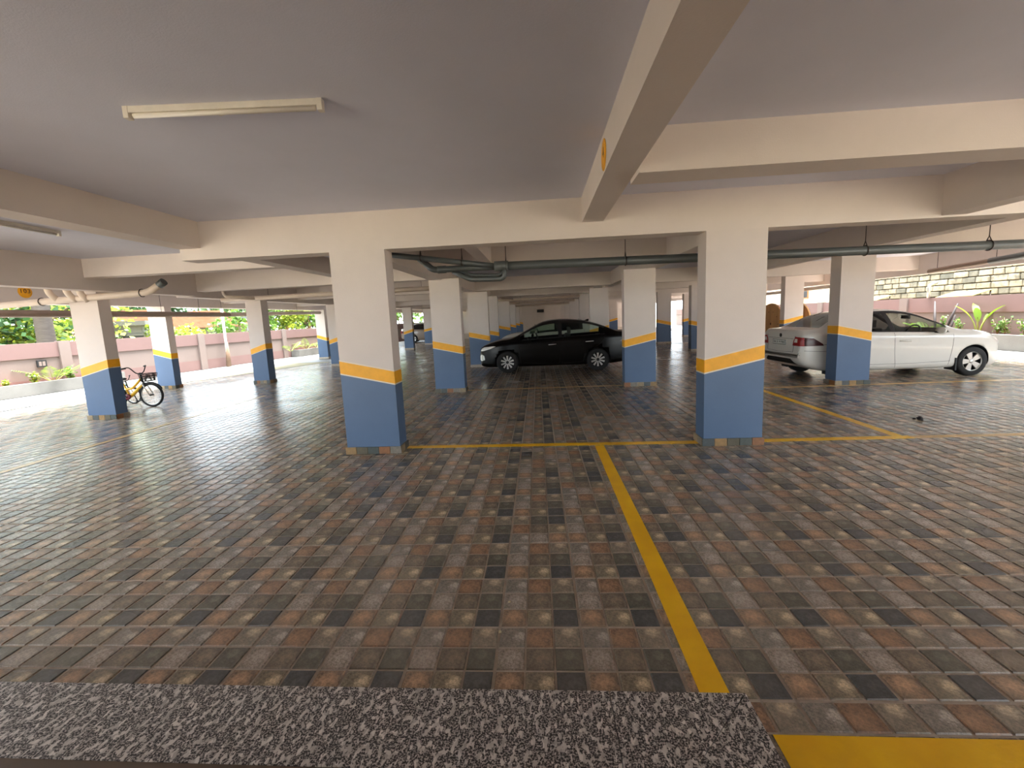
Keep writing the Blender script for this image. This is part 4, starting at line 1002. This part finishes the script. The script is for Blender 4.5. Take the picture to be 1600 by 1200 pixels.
def palm_plant(loc, h, seed, label, n=6, banana=False):
    rnd = random.Random(seed); t = tag(empty('young_palm', loc), label, 'plant', 'young plants in the planters')
    st_, lf = MB(), MB()
    for k in range(n):
        az = 2 * PI * k / n + rnd.uniform(-.3, .3); x0 = .05
        base = (x0 * math.cos(az), x0 * math.sin(az), 0)
        if banana:
            L = h * rnd.uniform(.8, 1.1); pts = [Vector(base) + Vector((math.cos(az) * L * .5 * f * f, math.sin(az) * L * .5 * f * f, L * (f - .12 * f * f * f))) for f in [i / 12 for i in range(13)]]
            st_.tube(pts[:8], [.022 - .0016 * i for i in range(8)], 6)
            vs, fs = [], []
            for i in range(5, 13):
                f = (i - 5) / 7; w = .085 * h * math.sin(PI * min(max(f, .04), .97)) ** .6; td = (pts[min(i + 1, 12)] - pts[i - 1]).normalized(); sd2 = td.cross(Vector((0, 0, 1)))
                sd2 = sd2.normalized() if sd2.length > 1e-4 else Vector((1, 0, 0)); up = Vector((0, 0, .35 * w))
                vs += [pts[i] + sd2 * w + up, pts[i], pts[i] - sd2 * w + up]
            for i in range(7): fs += [(i * 3, i * 3 + 1, i * 3 + 4, i * 3 + 3), (i * 3 + 1, i * 3 + 2, i * 3 + 5, i * 3 + 4)]
            lf.add(vs, fs, 0, True)
        else: frond(st_, lf, base, az, h * rnd.uniform(.85, 1.1), rnd.uniform(.25, .6), .22 * h, 14)
    st_.build('stalks', STALK, t); lf.build('fronds', LVP, t, recalc=False); return t
def twiggy(loc, h, seed, label, dens=1.0, m=None):
    rnd = random.Random(seed); t = tag(empty('shrub', loc), label, 'shrub', 'young plants in the planters')
    st_ = MB(); pts = []
    for k in range(int(5 * dens) + 1):
        az = rnd.uniform(0, 6.28); s_ = rnd.uniform(.05, .3) * h; top = Vector((math.cos(az) * s_, math.sin(az) * s_, h * rnd.uniform(.7, 1.05)))
        st_.tube([(0, 0, 0), top * .5 + Vector((0, 0, .05 * h)), top], .006, 5)
        for j in range(int(26 * dens)): f = rnd.uniform(.2, 1.05); pts.append(top * f + Vector((rnd.gauss(0, .035), rnd.gauss(0, .035), rnd.gauss(0, .03))))
    st_.build('stems', BARK, t); leaves(pts, .075, m or LVY, 'leaves', t, rnd)
# left planter
def onwall(px_, off, h):      # planter spot seen at image column px_
    best = None
    for i in range(400):
        Y = 6 + i * .06; w = wall_w(Y, off, h); x = proj(w)[0]
        if best is None or abs(x - px_) < best[0]: best = (abs(x - px_), w)
    return best[1]
palm_plant(onwall(86, .25, .3), .85, 31, 'leafy young palm in the left planter beside the framed box')
twiggy(onwall(57, .25, .3), .32, 32, 'small shrub left of the young palm in the left planter')
twiggy(onwall(110, .25, .3), .30, 33, 'small shrub right of the young palm in the left planter', 1, LV)
twiggy(onwall(8, .25, .3), .16, 37, 'tiny plant at the left end of the left planter')
palm_plant(onwall(455, .25, .32), .8, 34, 'first young palm in the distant left planter', 5)
palm_plant(onwall(479, .25, .32), .9, 35, 'second young palm in the distant left planter', 6)
palm_plant(onwall(494, .25, .32), .7, 36, 'third young palm beside the pale far column', 5)
# right planter
def onright(px_, X=13.45, z=.41):
    best = None
    for i in range(500):
        Y = 9 + i * .03; x = proj((X, Y, z))[0]
        if best is None or abs(x - px_) < best[0]: best = (abs(x - px_), Vector((X, Y, z)))
    return best[1]
palm_plant(onright(1527), 1.0, 41, 'large bright green young palm above the white sedan bonnet', 5, True)
palm_plant(onright(1447), .75, 42, 'bright young palm just above the white sedan roof', 5)
for px_, h, sd_, lab in ((1498, .5, 51, 'thin shrub between the dark sticks and the large young palm'), (1472, .55, 52, 'upright thin shrub beside the leaning dark stick'), (1570, .5, 53, 'twiggy shrub right of the large young palm'), (1558, .42, 54, 'small twiggy shrub close to the large young palm'), (1600, .5, 55, 'twiggy shrub at the right picture edge')):
    twiggy(onright(px_), h, sd_, lab, .8, LV)
DK = mat('dark_stick', (30, 19, 17), .8, .2, 10)
for a, b_, lab in (((1461, 471), (1461, 495), 'short upright dark stick leaning on the right wall'), ((1497, 474), (1482, 507), 'long leaning dark stick beside the shrubs'), ((1493, 492), (1486, 511), 'short dark stick below the long leaning one')):
    p0, p1 = atx(a[0], a[1], 13.6), atx(b_[0], b_[1], 13.42); dd = (p1 - p0).normalized(); e = p1 + dd * max(0, (p1.z - .41) / max(-dd.z, .2))
    tag(MB().tube([p0, (p0 + e) / 2 + Vector((0, .01, .01)), e], [.02, .035, .03], 8).build('stick', DK), lab, 'stick')
# post with peeling sleeve at left wall
p = onwall(357, .2, 0); t = tag(empty('lamp_post', p), 'pale slender post standing at the left wall', 'post')
MB().tube([(0, 0, .0), (0, 0, 3.2)], .055, 10).build('pole', mat('post_paint', (190, 186, 178), .6, .12, 6), t)
MB().tube([(.0, 0, 0), (.02, 0, .5), (.05, 0, 1.05)], [.1, .08, .03], 8).build('sheath', BARK, t)
# houses
ROOF = mat('orange_roof_tiles', (74, 46, 32), 1.0, .2, 2, .3, 12, spec=.02); HW = mat('house_white', (92, 91, 88), .8, .06); HB = mat('house_blue_grey', (74, 82, 92), .8, .05)
def house(loc, rz, w, d, h, roof, label, m):
    t = tag(empty('house', loc, rz), label, 'building', 'houses beyond the left wall')
    MB().box((-w / 2, -d / 2, 0), (w / 2, d / 2, h)).build('wall', m, t)
    if roof:
        MB().add([(-w / 2 - .5, -d / 2 - .5, h), (w / 2 + .5, -d / 2 - .5, h), (w / 2 + .5, d / 2 + .5, h), (-w / 2 - .5, d / 2 + .5, h), (-w / 4, 0, h + roof), (w / 4, 0, h + roof)], [(0, 1, 5, 4), (1, 2, 5), (2, 3, 4, 5), (3, 0, 4), (0, 3, 2, 1)]).build('roof', ROOF, t)
    else: MB().box((-w / 2 - .2, -d / 2 - .2, h), (w / 2 + .2, d / 2 + .2, h + .2)).build('parapet', m, t)
    for k in range(3):
        x = -w / 2 + w * (k + .5) / 3
        f = MB().box((x - .45, -d / 2 - .04, h * .3), (x + .45, -d / 2 + .02, h * .8)).build('window', HW, t)
        MB().box((x - .38, -d / 2 - .05, h * .34), (x + .38, -d / 2 - .03, h * .76)).build('pane', BLACKP, f)
house(beyond(322, 500, 32), .35, 4.4, 4, 1.8, 1.3, 'house with an orange hipped roof behind the left wall', HW)
house(beyond(225, 500, 25), .4, 4.2, 3.6, 1.8, 1.2, 'house with an orange roof between the two left columns', HW)
house(beyond(189, 500, 19), .5, 2.0, 2, 1.95, 0, 'low white house right of the first left column', HW)
house(beyond(349, 500, 39), .3, 3, 4, 2.9, 0, 'small blue-grey building right of the orange roof', HB)
